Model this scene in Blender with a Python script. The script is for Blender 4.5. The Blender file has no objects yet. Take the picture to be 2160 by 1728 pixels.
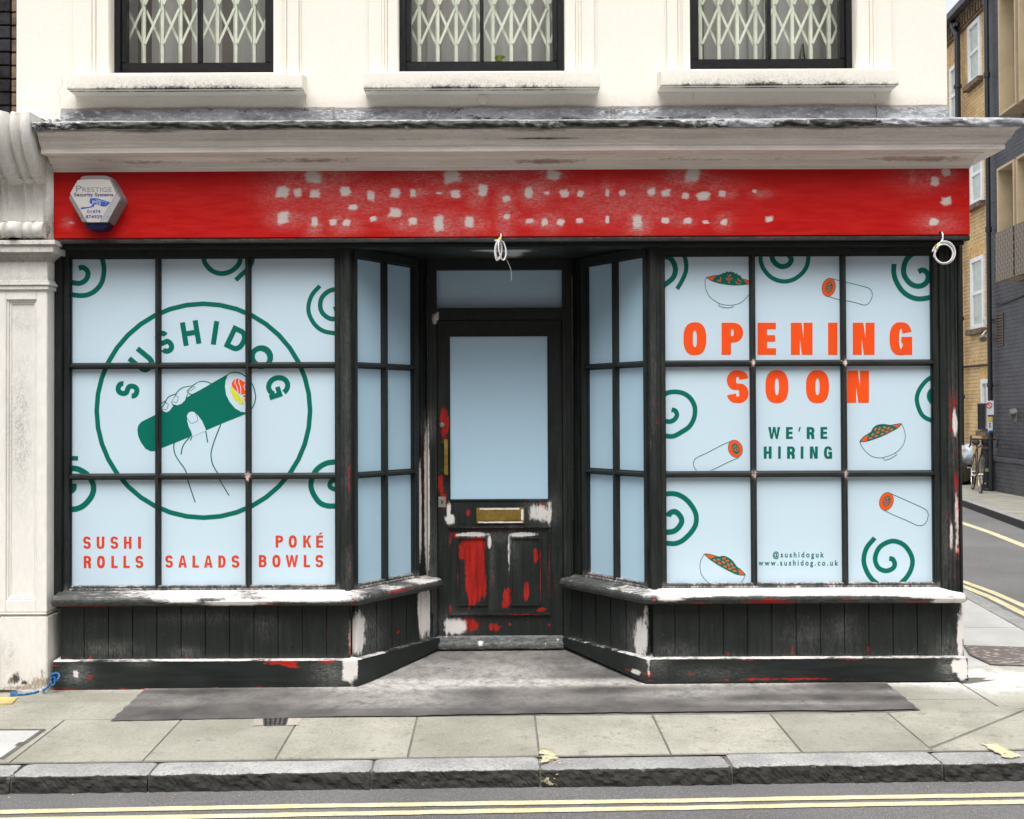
import bpy, bmesh, math, random
import numpy as np
from mathutils import Vector, Matrix, noise
from mathutils.geometry import tessellate_polygon
random.seed(7)
scene = bpy.context.scene
COL = scene.collection
# ------------------------------------------------------------------ camera
F = 2220.0; CX = 1045.0; CY = 841.0; EYE = 1.535; DIST = 6.0
PITCH = 0.014; ROLL = 0.0042
_f = Vector((0, math.cos(PITCH), math.sin(PITCH))); _u0 = Vector((0, -math.sin(PITCH), math.cos(PITCH))); _r0 = Vector((1, 0, 0))
R_ = _r0*math.cos(ROLL) - _u0*math.sin(ROLL); U_ = _r0*math.sin(ROLL) + _u0*math.cos(ROLL)
CAM = Vector((0, -DIST, EYE))
cd = bpy.data.cameras.new('camera'); cam = bpy.data.objects.new('camera', cd); COL.objects.link(cam)
m = Matrix.Identity(4)
for i in range(3):
    m[i][0] = R_[i]; m[i][1] = U_[i]; m[i][2] = -_f[i]; m[i][3] = CAM[i]
cam.matrix_world = m
cd.sensor_width = 36; cd.sensor_fit = 'HORIZONTAL'; cd.lens = F/2160*36
cd.shift_x = (1080-CX)/2160; cd.shift_y = (CY-864)/2160
cd.clip_start = 0.05; cd.clip_end = 2000
scene.camera = cam
# ------------------------------------------------------------------ light
SUN_EL = math.radians(66)
w = bpy.data.worlds.new('World'); scene.world = w; w.use_nodes = True
nt = w.node_tree; nt.nodes.clear()
sky = nt.nodes.new('ShaderNodeTexSky'); sky.sky_type = 'NISHITA'; sky.sun_disc = False
sky.sun_elevation = SUN_EL; sky.sun_rotation = math.radians(180); sky.air_density = 1.0; sky.dust_density = 4.0; sky.ozone_density = 1.0
hs = nt.nodes.new('ShaderNodeHueSaturation'); hs.inputs['Saturation'].default_value = 0.22
bg = nt.nodes.new('ShaderNodeBackground'); bg.inputs['Strength'].default_value = 0.15
wo = nt.nodes.new('ShaderNodeOutputWorld')
nt.links.new(sky.outputs[0], hs.inputs['Color']); nt.links.new(hs.outputs[0], bg.inputs[0]); nt.links.new(bg.outputs[0], wo.inputs[0])
sl = bpy.data.lights.new('sun', 'SUN'); sl.energy = 1.5; sl.angle = math.radians(48); sl.color = (1, .985, .96)
so = bpy.data.objects.new('sun', sl); COL.objects.link(so); so.location = (0, -20, 30)
so.rotation_euler = (math.radians(90)-SUN_EL, 0, math.radians(-14))
scene.view_settings.view_transform = 'Standard'; scene.view_settings.look = 'None'
scene.view_settings.exposure = 1.0; scene.view_settings.gamma = 1.0
# ------------------------------------------------------------------ pixel measurements -> world
def ray(px, py): return _f + R_*((px-CX)/F) + U_*((CY-py)/F)
def RP(px, py, p0, n):
    d = ray(px, py); n = Vector(n); t = (Vector(p0)-CAM).dot(n)/d.dot(n); return CAM + d*t
def W(px, py, Y=0.0): return RP(px, py, (0, Y, 0), (0, 1, 0))
def XW(px, py, Y=0.0): return W(px, py, Y).x
def ZW(px, py, Y=0.0): return W(px, py, Y).z
AX = 0.0042; BY = 0.026
def gz(x, y): return AX*x + BY*np.minimum(y, 0) if isinstance(y, np.ndarray) else AX*x + (BY*y if y < 0 else 0)
def rz(x, y=0): return -0.112 + AX*x
def GP(px, py): return RP(px, py, (0, 0, 0), (-AX, -BY, 1))
def GR(px, py): return RP(px, py, (0, 0, -0.112), (-AX, 0, 1))
# ------------------------------------------------------------------ mesh builder
class MB:
    def __init__(s): s.v = []; s.f = []; s.xf = None
    def add(s, vs, fs):
        n = len(s.v)
        for p in vs:
            p = Vector(p); s.v.append(s.xf(p) if s.xf else p)
        s.f += [tuple(i+n for i in f) for f in fs]; return s
    def box(s, x0, x1, y0, y1, z0, z1):
        if x0 > x1: x0, x1 = x1, x0
        if y0 > y1: y0, y1 = y1, y0
        if z0 > z1: z0, z1 = z1, z0
        return s.add([(x0,y0,z0),(x1,y0,z0),(x1,y1,z0),(x0,y1,z0),(x0,y0,z1),(x1,y0,z1),(x1,y1,z1),(x0,y1,z1)],
              [(0,3,2,1),(4,5,6,7),(0,1,5,4),(1,2,6,5),(2,3,7,6),(3,0,4,7)])
    def prof(s, pts, a0, a1, axis='x'):
        # closed profile of (y,z) extruded along x, or (y,x) extruded along z
        n = len(pts); vs = []
        for a in (a0, a1):
            for p, q in pts: vs.append((a, p, q) if axis == 'x' else (q, p, a))
        fs = [(i, (i+1) % n, n+(i+1) % n, n+i) for i in range(n)] + [tuple(range(n))[::-1], tuple(range(n, 2*n))]
        return s.add(vs, fs)
    def tube(s, pts, r, n=8, close=False, caps=True):
        pts = [Vector(p) for p in pts]; m = len(pts); vs = []; up = None
        for i, p in enumerate(pts):
            a = pts[(i-1) % m] if (i > 0 or close) else p; b = pts[(i+1) % m] if (i < m-1 or close) else p
            t = (b-a).normalized()
            if up is None: up = t.orthogonal().normalized()
            up = (up - t*up.dot(t)).normalized(); sd = t.cross(up)
            rr = r[i] if isinstance(r, (list, tuple)) else r
            for k in range(n):
                an = 2*math.pi*k/n; vs.append(p + up*math.cos(an)*rr + sd*math.sin(an)*rr)
        fs = []
        for i in range(m if close else m-1):
            j = (i+1) % m
            for k in range(n): fs.append((i*n+k, i*n+(k+1) % n, j*n+(k+1) % n, j*n+k))
        if caps and not close: fs += [tuple(range(n))[::-1], tuple(range((m-1)*n, m*n))]
        return s.add(vs, fs)
    def lathe(s, pr, c, n=24):
        vs = []
        for r, z in pr:
            for k in range(n):
                a = 2*math.pi*k/n; vs.append((c[0]+r*math.cos(a), c[1]+r*math.sin(a), c[2]+z))
        m = len(pr); fs = []
        for i in range(m-1):
            for k in range(n): fs.append((i*n+k, i*n+(k+1) % n, (i+1)*n+(k+1) % n, (i+1)*n+k))
        fs += [tuple(range(n))[::-1], tuple(range((m-1)*n, m*n))]
        return s.add(vs, fs)
    def grid(s, fn, nu, nv):
        vs = [fn(i/nu, j/nv) for j in range(nv+1) for i in range(nu+1)]
        fs = [(j*(nu+1)+i, j*(nu+1)+i+1, (j+1)*(nu+1)+i+1, (j+1)*(nu+1)+i) for j in range(nv) for i in range(nu)]
        return s.add(vs, fs)
ROOTLOC = {}
def rootof(o):
    while o.parent: o = o.parent
    return o
def obj(name, mb, m, parent=None, bevel=0, res=0, wear=None, smooth=False, label=None, fixn=True):
    """links one mesh; world coordinates in mb, stored relative to the root of parent"""
    off = Vector(rootof(parent).location) if parent else Vector((0, 0, 0))
    me = bpy.data.meshes.new(name)
    me.from_pydata([tuple(v-off) for v in mb.v], [], mb.f); 
    bm = bmesh.new(); bm.from_mesh(me)
    if fixn: bmesh.ops.recalc_face_normals(bm, faces=bm.faces)
    if bevel:
        es = [e for e in bm.edges if len(e.link_faces) == 2 and e.calc_face_angle(0) > .5]
        bmesh.ops.bevel(bm, geom=es, offset=bevel, segments=2, affect='EDGES', clamp_overlap=True)
    if res:
        for _ in range(9):
            es = [e for e in bm.edges if e.calc_length() > res]
            if not es or len(bm.verts) > 60000: break
            bmesh.ops.subdivide_edges(bm, edges=es, cuts=1, use_grid_fill=True)
            bmesh.ops.triangulate(bm, faces=[f for f in bm.faces if len(f.verts) > 4])
    bm.normal_update(); bm.to_mesh(me); bm.free()
    if wear:
        n = len(me.vertices); co = np.empty(n*3); me.vertices.foreach_get('co', co); co = co.reshape(-1, 3) + np.array(off)
        no = np.array([v.normal[:] for v in me.vertices])
        out = np.zeros((n, 4)); out[:, 3] = 1
        r = wear(co[:, 0], co[:, 1], co[:, 2], no)
        for i, c in enumerate(r[:3]): out[:, i] = np.clip(c, 0, 1)
        at = me.color_attributes.new('wear', 'FLOAT_COLOR', 'POINT'); at.data.foreach_set('color', out.ravel())
    if smooth:
        me.polygons.foreach_set('use_smooth', [True]*len(me.polygons))
    o = bpy.data.objects.new(name, me); COL.objects.link(o)
    if m: me.materials.append(m)
    if parent: o.parent = parent
    if label: o['label'] = label
    return o
def thing(name, label, cat, loc=(0, 0, 0), group=None):
    o = bpy.data.objects.new(name, None); COL.objects.link(o); o.location = loc; o.empty_display_size = .1
    o['label'] = label; o['category'] = cat
    if group: o['group'] = group
    bpy.context.view_layer.update(); return o
def tag(o, label, cat, group=None):
    o['label'] = label; o['category'] = cat
    if group: o['group'] = group
    return o
def struct(name, mb, m, **k):
    o = obj(name, mb, m, None, **k); o['kind'] = 'structure'; return o
def copytree(o, loc, label=None, parent=None):
    c = o.copy(); COL.objects.link(c); c.location = loc if parent is None else o.location
    if parent is not None: c.parent = parent
    if label: c['label'] = label
    for ch in list(o.children): copytree(ch, None, None, c)
    return c
def crom(pts, n=6, close=False):
    out = []; m = len(pts); P = [Vector(p) for p in pts]
    rng = range(m) if close else range(m-1)
    for i in rng:
        p1 = P[i]; p2 = P[(i+1) % m]; p0 = P[(i-1) % m] if (i > 0 or close) else p1*2-p2; p3 = P[(i+2) % m] if (i < m-2 or close) else p2*2-p1
        for k in range(n):
            t = k/n; out.append(.5*((2*p1)+(p2-p0)*t+(2*p0-5*p1+4*p2-p3)*t*t+(3*p1-p0-3*p2+p3)*t**3))
    if not close: out.append(P[-1])
    return out
# ------------------------------------------------------------------ materials
class N:
    def __init__(s, name):
        s.m = bpy.data.materials.new(name); s.m.use_nodes = True; s.t = s.m.node_tree; s.t.nodes.clear()
        s.o = s.t.nodes.new('ShaderNodeOutputMaterial'); s.p = s.t.nodes.new('ShaderNodeBsdfPrincipled'); s.t.links.new(s.p.outputs[0], s.o.inputs[0])
        s.tc = s.t.nodes.new('ShaderNodeTexCoord')
    def n(s, ty, **k):
        x = s.t.nodes.new(ty)
        for a, b in k.items(): setattr(x, a, b)
        return x
    def l(s, a, b): s.t.links.new(a, b)
    def noise(s, scale, detail=4, vec=(1, 1, 1), rough=.55, w=0):
        mp = s.n('ShaderNodeMapping'); mp.inputs['Scale'].default_value = vec; mp.inputs['Location'].default_value = (w, w*.7, w*1.3); s.l(s.tc.outputs['Object'], mp.inputs[0])
        x = s.n('ShaderNodeTexNoise'); x.inputs['Scale'].default_value = scale; x.inputs['Detail'].default_value = detail; x.inputs['Roughness'].default_value = rough; s.l(mp.outputs[0], x.inputs['Vector']); return x.outputs['Fac']
    def ramp(s, fac, stops):
        r = s.n('ShaderNodeMapRange'); r.interpolation_type = 'SMOOTHSTEP'
        r.inputs[1].default_value = stops[0]; r.inputs[2].default_value = stops[1]; r.inputs[3].default_value = stops[2] if len(stops) > 2 else 0; r.inputs[4].default_value = stops[3] if len(stops) > 3 else 1
        s.l(fac, r.inputs[0]); return r.outputs[0]
    def mix(s, fac, a, b):
        x = s.n('ShaderNodeMix', data_type='RGBA')
        for i, v in ((6, a), (7, b)):
            if isinstance(v, tuple): x.inputs[i].default_value = (*v, 1) if len(v) == 3 else v
            else: s.l(v, x.inputs[i])
        if isinstance(fac, (int, float)): x.inputs[0].default_value = fac
        else: s.l(fac, x.inputs[0])
        return x.outputs[2]
    def mth(s, op, a, b=0.0, c=None):
        x = s.n('ShaderNodeMath', operation=op)
        for i, v in ((0, a), (1, b), (2, c)):
            if v is None: continue
            if isinstance(v, (int, float)): x.inputs[i].default_value = v
            else: s.l(v, x.inputs[i])
        return x.outputs[0]
    def wear(s):
        a = s.n('ShaderNodeVertexColor', layer_name='wear'); sp = s.n('ShaderNodeSeparateColor'); s.l(a.outputs[0], sp.inputs[0]); return sp.outputs
    def bump(s, h, st=.3, dist=.01):
        b = s.n('ShaderNodeBump'); b.inputs['Strength'].default_value = st; b.inputs['Distance'].default_value = dist; s.l(h, b.inputs['Height']); s.l(b.outputs[0], s.p.inputs['Normal'])
    def col(s, c):
        if isinstance(c, tuple): s.p.inputs['Base Color'].default_value = (*c, 1)
        else: s.l(c, s.p.inputs['Base Color'])
    def rough(s, r):
        if isinstance(r, (int, float)): s.p.inputs['Roughness'].default_value = r
        else: s.l(r, s.p.inputs['Roughness'])
def sc(c, k): return tuple(min(1, x*k) for x in c)
def simple(name, c, rough=.5, metal=0, var=.25, scale=8, vec=(1, 1, 1), bst=.15, spec=.5, bd=.004):
    s = N(name); f = s.noise(scale, 6, vec); g = s.noise(scale*7, 3, vec, w=3)
    k = s.mix(s.ramp(f, (.3, .7)), sc(c, 1-var), sc(c, 1+var)); k = s.mix(s.ramp(g, (.35, .75, 0, .35)), k, sc(c, 1-var*1.4)); s.col(k)
    s.p.inputs['Metallic'].default_value = metal; s.rough(s.ramp(g, (.2, .8, max(.05, rough-.1), min(1, rough+.12)))); s.p.inputs['Specular IOR Level'].default_value = spec
    s.bump(g, bst, bd); return s.m
def plain(name, c, rough, spec=.5, wave=0):
    s = N(name); s.col(c); s.rough(rough)
    if wave: s.bump(s.noise(2.6, 3, (1, 1, .6)), wave, .02)
    x_ = 0; s.p.inputs['Specular IOR Level'].default_value = spec; return s.m
def painted(name, base, vec, grey=(.12, .125, .12), whitec=(.72, .69, .66), redc=(.3, .009, .006), rough=.48, dust=.12, spots=0.0, amp=1.0, bst=.35, var=.25, spec=.32, hmix=.17, speck=.25):
    s = N(name); wr = s.wear()
    gr = s.noise(38, 6, vec, .66); big = s.noise(3.2, 4, (1, 1, 1), w=5); fine = s.noise(160, 3, vec, w=2); md = s.noise(24, 6, tuple(.35+.65*x for x in vec), .72, w=9)
    s.p.inputs['Specular IOR Level'].default_value = spec
    c = s.mix(s.ramp(gr, (.3, .7)), sc(base, 1-var), sc(base, 1+var))
    hz = s.mth('MULTIPLY', s.ramp(big, (.48, .8)), s.ramp(gr, (.35, .7)))
    c = s.mix(s.mth('MULTIPLY', hz, dust), c, grey)
    hb = s.mth('MULTIPLY', wr[2], s.ramp(fine, (.25, .7, .35, 1))); hb = s.mth('MULTIPLY', hb, s.ramp(md, (.3, .6, .35, 1)))
    hb = s.mth('MULTIPLY', hb, s.ramp(s.noise(95, 4, tuple(.4+.6*x for x in vec), .7, w=31), (.38, .6, .45, 1.25))); c = s.mix(s.mth('MINIMUM', hb, .9), c, s.mix(hmix, grey, whitec))
    fi2 = s.noise(75, 5, tuple(.3+.7*x for x in vec), .7, w=12)
    nz = s.mth('ADD', s.mth('MULTIPLY', s.mth('SUBTRACT', md, .5), .7), s.mth('ADD', s.mth('MULTIPLY', s.mth('SUBTRACT', gr, .5), .6), s.mth('MULTIPLY', s.mth('SUBTRACT', fi2, .5), 1.0))); nz = s.mth('MULTIPLY', nz, amp)
    rd = s.ramp(s.mth('ADD', wr[1], nz), (.40, .60)); rd = s.mth('MULTIPLY', rd, s.ramp(wr[1], (.02, .12)))
    c = s.mix(rd, c, s.mix(s.ramp(gr, (.3, .7)), sc(redc, .7), sc(redc, 1.5)))
    wh = s.ramp(s.mth('ADD', wr[0], nz), (.30, .74)); wh = s.mth('MULTIPLY', wh, s.ramp(wr[0], (.02, .12))); wh = s.mth('MULTIPLY', wh, s.ramp(fi2, (.2, .45, .8, 1)))
    c = s.mix(wh, c, s.mix(s.ramp(big, (.3, .7)), sc(whitec, .88), whitec))
    if speck: c = s.mix(s.ramp(s.noise(130, 2, tuple(.5+.5*x for x in vec), .5, w=20), (.70, .78, 0, speck)), c, s.mix(.4, grey, whitec))
    if spots:
        v = s.n('ShaderNodeTexVoronoi'); v.inputs['Scale'].default_value = 26; s.l(s.tc.outputs['Object'], v.inputs['Vector'])
        sp = s.mth('LESS_THAN', v.outputs['Distance'], spots); c = s.mix(s.mth('MULTIPLY', sp, .6), c, grey)
    s.col(c); s.rough(s.mth('ADD', s.ramp(gr, (.2, .8, rough-.12, rough+.12)), s.mth('MULTIPLY', wh, .25)))
    s.bump(s.mth('ADD', s.mth('MULTIPLY', gr, .5), s.mth('ADD', s.mth('MULTIPLY', wh, .35), s.mth('MULTIPLY', fine, .25))), bst, .004); return s.m
DK = (.0125, .0165, .0148)
M = {}
M['wood_v'] = painted('dark_paint_upright', DK, (1, 1, .12))
M['wood_h'] = painted('dark_paint_level', DK, (.12, 1, 1))
M['fascia'] = painted('red_paint', (.47, .0045, .003), (.15, 1, 1), hmix=.5, grey=(.5, .2, .18), whitec=(.6, .53, .5), dust=.03, rough=.42, spots=0, amp=.8, var=.09, spec=.25, speck=.35)
M['cornice'] = painted('cornice_paint', (.82, .77, .70), (.05, 1, 1), grey=(.4, .37, .33), whitec=(.1, .1, .095), redc=(.4, .3, .27), dust=.3, rough=.6, amp=.5, var=.12)
M['stucco'] = painted('cream_render', (.80, .765, .68), (1, 1, 1), grey=(.66, .62, .54), whitec=(.055, .055, .045), redc=(.35, .27, .2), dust=.04, rough=.75, amp=.8, bst=.12, var=.025, hmix=.6, speck=.05)
M['plaster'] = painted('white_plaster', (.78, .76, .71), (1, 1, .4), grey=(.36, .35, .32), whitec=(.07, .065, .055), redc=(.36, .3, .23), dust=.2, rough=.65, amp=.8, var=.05, bst=.2, hmix=.4, speck=.06)
M['black_paint'] = simple('black_gloss_paint', (.006, .006, .007), .38, bst=.04, var=.1, spec=.35)
M['brick_glazed'] = simple('dark_brick', (.02, .02, .023), .3, var=.6, scale=5)
M['brick_brown'] = simple('brown_brick', (.16, .11, .07), .8, var=.5, scale=9)
M['mortar'] = simple('mortar', (.3, .27, .22), .9)
M['brass'] = simple('brass', (.55, .38, .1), .38, 1, .3, 14)
M['steel'] = simple('steel', (.5, .5, .48), .4, 1, .2, 14)
M['bike_frame'] = simple('bike_paint', (.1, .08, .06), .3, .3)
M['rubber'] = simple('rubber', (.015, .015, .015), .6)
M['cable'] = simple('cable_sheath', (.75, .74, .73), .4, var=.06)
M['cable_old'] = simple('old_cable_sheath', (.3, .27, .24), .5)
M['tape'] = simple('yellow_tape', (.75, .65, .03), .4)
M['rope'] = simple('blue_rope', (.015, .13, .33), .6, var=.4, scale=60)
M['black_pipe'] = simple('black_pipe', (.016, .018, .022), .35)
M['white_frame'] = simple('white_upvc', (.78, .79, .8), .35, var=.05)
M['bronze'] = simple('bronze_metal', (.5, .385, .25), .45, .1, .08, 3)
M['bronze_dark'] = simple('bronze_dark', (.13, .1, .07), .5, .3, .1)
M['curtain'] = simple('net_curtain', (.55, .6, .55), .8, var=.1)
M['gate'] = simple('cream_gate_paint', (.78, .8, .66), .4, var=.1)
M['shell_grey'] = simple('grey_plastic', (.2, .2, .2), .45, var=.08)
M['shell_white'] = simple('white_plastic', (.5, .48, .45), .4, var=.05)
M['lens_blue'] = simple('blue_lens', (.004, .012, .06), .15)
M['blue_ink'] = simple('blue_ink', (.01, .07, .4), .5, var=.05)
M['navy_ink'] = simple('navy_ink', (.03, .04, .16), .5, var=.05)
M['grey_ink'] = simple('grey_ink', (.2, .2, .24), .5, var=.05)
M['sign_white'] = simple('sign_white', (.75, .77, .8), .4, var=.04)
M['sign_red'] = simple('sign_red', (.6, .03, .05), .4, var=.04)
M['sign_yellow'] = simple('sign_yellow', (.75, .5, .03), .4, var=.04)
M['sign_blue'] = simple('sign_blue', (.02, .1, .45), .4, var=.04)
M['bag_black'] = simple('black_bin_bag', (.018, .018, .02), .25)
M['bag_pale'] = simple('pale_bag', (.45, .55, .62), .35, var=.5, scale=5)
M['leaf'] = simple('leaf', (.4, .55, .05), .5)
M['iron'] = simple('cast_iron', (.14, .13, .125), .5, .3, .3, 40, bst=.5)
M['yellow_plastic'] = simple('yellow_cover', (.5, .38, .13), .5)
M['green'] = plain('green_print', (.0, .14, .098), .45, .2)
M['orange'] = plain('orange_print', (.88, .085, .01), .45, .2)
M['red_ink'] = plain('red_print', (.68, .055, .018), .45, .2)
M['lime'] = plain('lime_print', (.66, .68, .01), .45, .2)
M['film'] = plain('pale_blue_film', (.555, .70, .79), .2, .45, .1)
M['film_side'] = plain('blue_film', (.45, .64, .77), .2, .45, .1)
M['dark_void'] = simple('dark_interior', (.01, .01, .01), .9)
M['blind'] = simple('grey_blind', (.56, .54, .52), .8, var=.1, scale=3, vec=(4, 1, .3))
M['blind_brown'] = simple('brown_blind', (.24, .195, .175), .8, var=.1, scale=3, vec=(4, 1, .3))
def glass():
    s = N('window_glass'); s.t.nodes.remove(s.p); tr = s.n('ShaderNodeBsdfTransparent'); tr.inputs[0].default_value = (.93, .95, .94, 1); gl = s.n('ShaderNodeBsdfGlossy'); gl.inputs['Roughness'].default_value = .03
    fr = s.n('ShaderNodeLayerWeight'); fr.inputs[0].default_value = .5; ff = s.mth('ADD', s.mth('MULTIPLY', s.mth('POWER', fr.outputs['Facing'], 4.0), .7), .05); mx = s.n('ShaderNodeMixShader'); s.l(ff, mx.inputs[0]); s.l(tr.outputs[0], mx.inputs[1]); s.l(gl.outputs[0], mx.inputs[2]); s.l(mx.outputs[0], s.o.inputs[0]); return s.m
M['glass'] = glass()
def lead():
    s = N('weathered_lead'); a = s.noise(7, 6, (.6, 1, 1.6), .7); b = s.noise(42, 5, (.6, 1, 1), .65, w=4); wr = s.wear(); d = s.noise(16, 6, (.5, 1, 1.2), .75, w=8)
    c = s.mix(s.ramp(a, (.35, .6)), (.13, .135, .14), (.36, .37, .39)); c = s.mix(s.ramp(b, (.52, .66, 0, .8)), c, (.6, .6, .62))
    k = s.ramp(s.mth('ADD', wr[0], s.mth('MULTIPLY', s.mth('SUBTRACT', d, .5), 2.2)), (.42, .6)); c = s.mix(k, c, s.mix(s.ramp(b, (.42, .62)), (.012, .012, .01), (.055, .055, .045)))
    c = s.mix(s.ramp(s.mth('ADD', wr[1], s.mth('MULTIPLY', s.mth('SUBTRACT', b, .5), 1.2)), (.4, .7)), c, (.3, .25, .21))
    s.col(c); s.rough(.55); s.p.inputs['Metallic'].default_value = .1; s.bump(s.mth('ADD', a, s.mth('ADD', b, d)), .8, .008); return s.m
M['lead'] = lead()
def stone(name, c1, c2, dirtc, sc_=2.2, fine=90, rough=.8, bst=.35, wdust=(.8, .79, .76), tint=True, grime=None, salt=.3, stain=.4):
    s = N(name); wr = s.wear(); a = s.noise(sc_, 5, (1, 1, 1), .6); b = s.noise(fine, 4, rough=.7, w=2); d = s.noise(12, 6, (1, 1, 1), .7, w=7); e = s.noise(38, 5, (1, 1, 1), .7, w=17)
    c = s.mix(s.ramp(a, (.3, .7)), c1, c2); c = s.mix(s.ramp(b, (.5, .68, 0, salt)), c, dirtc); c = s.mix(s.ramp(b, (.3, .46, salt, 0)), c, sc(c2, 1.35)); c = s.mix(s.ramp(d, (.54, .72, 0, stain)), c, dirtc); c = s.mix(s.ramp(e, (.56, .72, 0, stain)), c, dirtc)
    if tint: c = s.mix(s.mth('MULTIPLY', wr[1], .4), c, sc(c1, .62))
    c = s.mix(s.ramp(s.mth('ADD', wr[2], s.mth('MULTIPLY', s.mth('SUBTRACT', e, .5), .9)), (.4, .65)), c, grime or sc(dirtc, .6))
    c = s.mix(s.mth('MINIMUM', s.mth('MULTIPLY', wr[0], s.mth('MULTIPLY', s.ramp(d, (.25, .62, .25, 1.1)), s.ramp(e, (.3, .6, .6, 1.1)))), 1.0), c, wdust)
    v = s.n('ShaderNodeTexVoronoi'); v.inputs['Scale'].default_value = 5; s.l(s.tc.outputs['Object'], v.inputs['Vector'])
    c = s.mix(s.mth('MULTIPLY', s.ramp(v.outputs['Distance'], (.05, .075, .6, 0)), s.ramp(a, (.45, .55))), c, dirtc)
    s.col(c); s.rough(rough); s.bump(s.mth('ADD', b, s.mth('MULTIPLY', s.mth('ADD', d, e), .6)), bst, .004); return s.m
M['slab'] = stone('york_stone', (.25, .242, .195), (.375, .362, .305), (.115, .105, .08), bst=.5, salt=.4, stain=.6)
M['slab_pale'] = stone('pale_concrete_slab', (.40, .40, .385), (.50, .50, .48), (.30, .29, .27))
M['joint'] = stone('joint_mortar', (.1, .093, .08), (.17, .16, .135), (.06, .055, .045), 6)
M['patch'] = stone('asphalt_patch', (.038, .038, .039), (.115, .105, .095), (.03, .03, .03), 3.4, 190, wdust=(.46, .44, .41), tint=False, salt=.5, stain=.6)
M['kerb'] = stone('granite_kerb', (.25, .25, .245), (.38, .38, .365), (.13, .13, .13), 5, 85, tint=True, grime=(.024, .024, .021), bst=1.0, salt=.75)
def road():
    s = N('asphalt_road'); a = s.noise(.8, 5); b = s.noise(150, 3, rough=.7, w=3); c0 = s.noise(14, 6, (.25, 1, 1), .7, w=5); e = s.noise(55, 4, rough=.75, w=6)
    c = s.mix(s.ramp(a, (.3, .7)), (.10, .098, .10), (.145, .142, .142)); c = s.mix(s.ramp(b, (.52, .68, 0, .75)), c, (.32, .31, .3)); c = s.mix(s.ramp(b, (.3, .45, .7, 0)), c, (.035, .035, .035)); c = s.mix(s.ramp(e, (.55, .72, 0, .5)), c, (.26, .255, .25))
    c = s.mix(s.ramp(c0, (.55, .8, 0, .4)), c, (.24, .235, .23)); s.col(c); s.rough(.85); s.bump(s.mth('ADD', b, e), .9, .007); return s.m
M['road'] = road()
def linepaint(worn=False):
    s = N('yellow_road_paint'); a = s.noise(60, 5, w=1); b = s.noise(9, 5, w=2)
    c = s.mix(s.ramp(b, (.3, .7)), (.50, .44, .25), (.60, .54, .35)); c = s.mix(s.ramp(a, (.52, .66, 0, .6)), c, (.3, .28, .2)); s.col(c); s.rough(.7); s.bump(a, .4, .004)
    if worn:
        wr = s.wear(); d = s.noise(26, 6, (.35, 1, 1), .75, w=4); k = s.ramp(s.mth('ADD', wr[0], s.mth('ADD', s.mth('MULTIPLY', s.mth('SUBTRACT', d, .5), 1.9), s.mth('MULTIPLY', s.mth('SUBTRACT', a, .5), 1.2))), (.42, .56)); s.l(k, s.p.inputs['Alpha'])
    return s.m
M['yellow'] = linepaint(); M['yellow_worn'] = linepaint(True)
def brickmat(name, cols, mort, bw=.225, bh=.075, ms=.012, rough=.85, bst=.6):
    s = N(name); sp = s.n('ShaderNodeSeparateXYZ'); s.l(s.tc.outputs['Object'], sp.inputs[0]); cb = s.n('ShaderNodeCombineXYZ')
    s.l(s.mth('ADD', sp.outputs[0], sp.outputs[1]), cb.inputs[0]); s.l(sp.outputs[2], cb.inputs[1])
    b = s.n('ShaderNodeTexBrick'); s.l(cb.outputs[0], b.inputs['Vector']); b.inputs['Scale'].default_value = 1; b.inputs['Brick Width'].default_value = bw; b.inputs['Row Height'].default_value = bh; b.inputs['Mortar Size'].default_value = ms; b.inputs['Mortar Smooth'].default_value = .3
    b.inputs['Color1'].default_value = (*cols[0], 1); b.inputs['Color2'].default_value = (*cols[1], 1); b.inputs['Mortar'].default_value = (*mort, 1); b.inputs['Bias'].default_value = 0
    n1 = s.noise(3, 5); n2 = s.noise(40, 4, w=3); c = s.mix(s.ramp(n1, (.35, .65, 0, .5)), b.outputs[0], cols[2]); c = s.mix(s.ramp(n2, (.5, .8, 0, .4)), c, sc(cols[0], .5)); s.col(c); s.rough(rough)
    s.bump(s.mth('ADD', s.mth('MULTIPLY', b.outputs['Fac'], -1), s.mth('MULTIPLY', n2, .3)), bst, .012); return s.m
M['brick_yellow'] = brickmat('yellow_stock_brick', ((.72, .46, .19), (.56, .34, .13), (.78, .58, .3)), (.3, .24, .17))
M['brick_dark'] = brickmat('painted_dark_brick', ((.075, .075, .088), (.058, .058, .068), (.095, .095, .105)), (.03, .03, .034), ms=.011, rough=.5, bst=1.0)
def tread():
    s = N('tread_plate'); w1 = s.n('ShaderNodeTexVoronoi'); mp = s.n('ShaderNodeMapping'); mp.inputs['Rotation'].default_value = (0, 0, .8); mp.inputs['Scale'].default_value = (1, 2.6, 1); s.l(s.tc.outputs['Object'], mp.inputs[0]); s.l(mp.outputs[0], w1.inputs['Vector']); w1.inputs['Scale'].default_value = 16
    h = s.ramp(w1.outputs['Distance'], (.15, .4, 1, 0)); c = s.mix(h, (.17, .14, .13), (.52, .49, .47)); s.col(c); s.rough(.5); s.p.inputs['Metallic'].default_value = .3; s.bump(h, 1, .006); return s.m
M['tread'] = tread()
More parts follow.
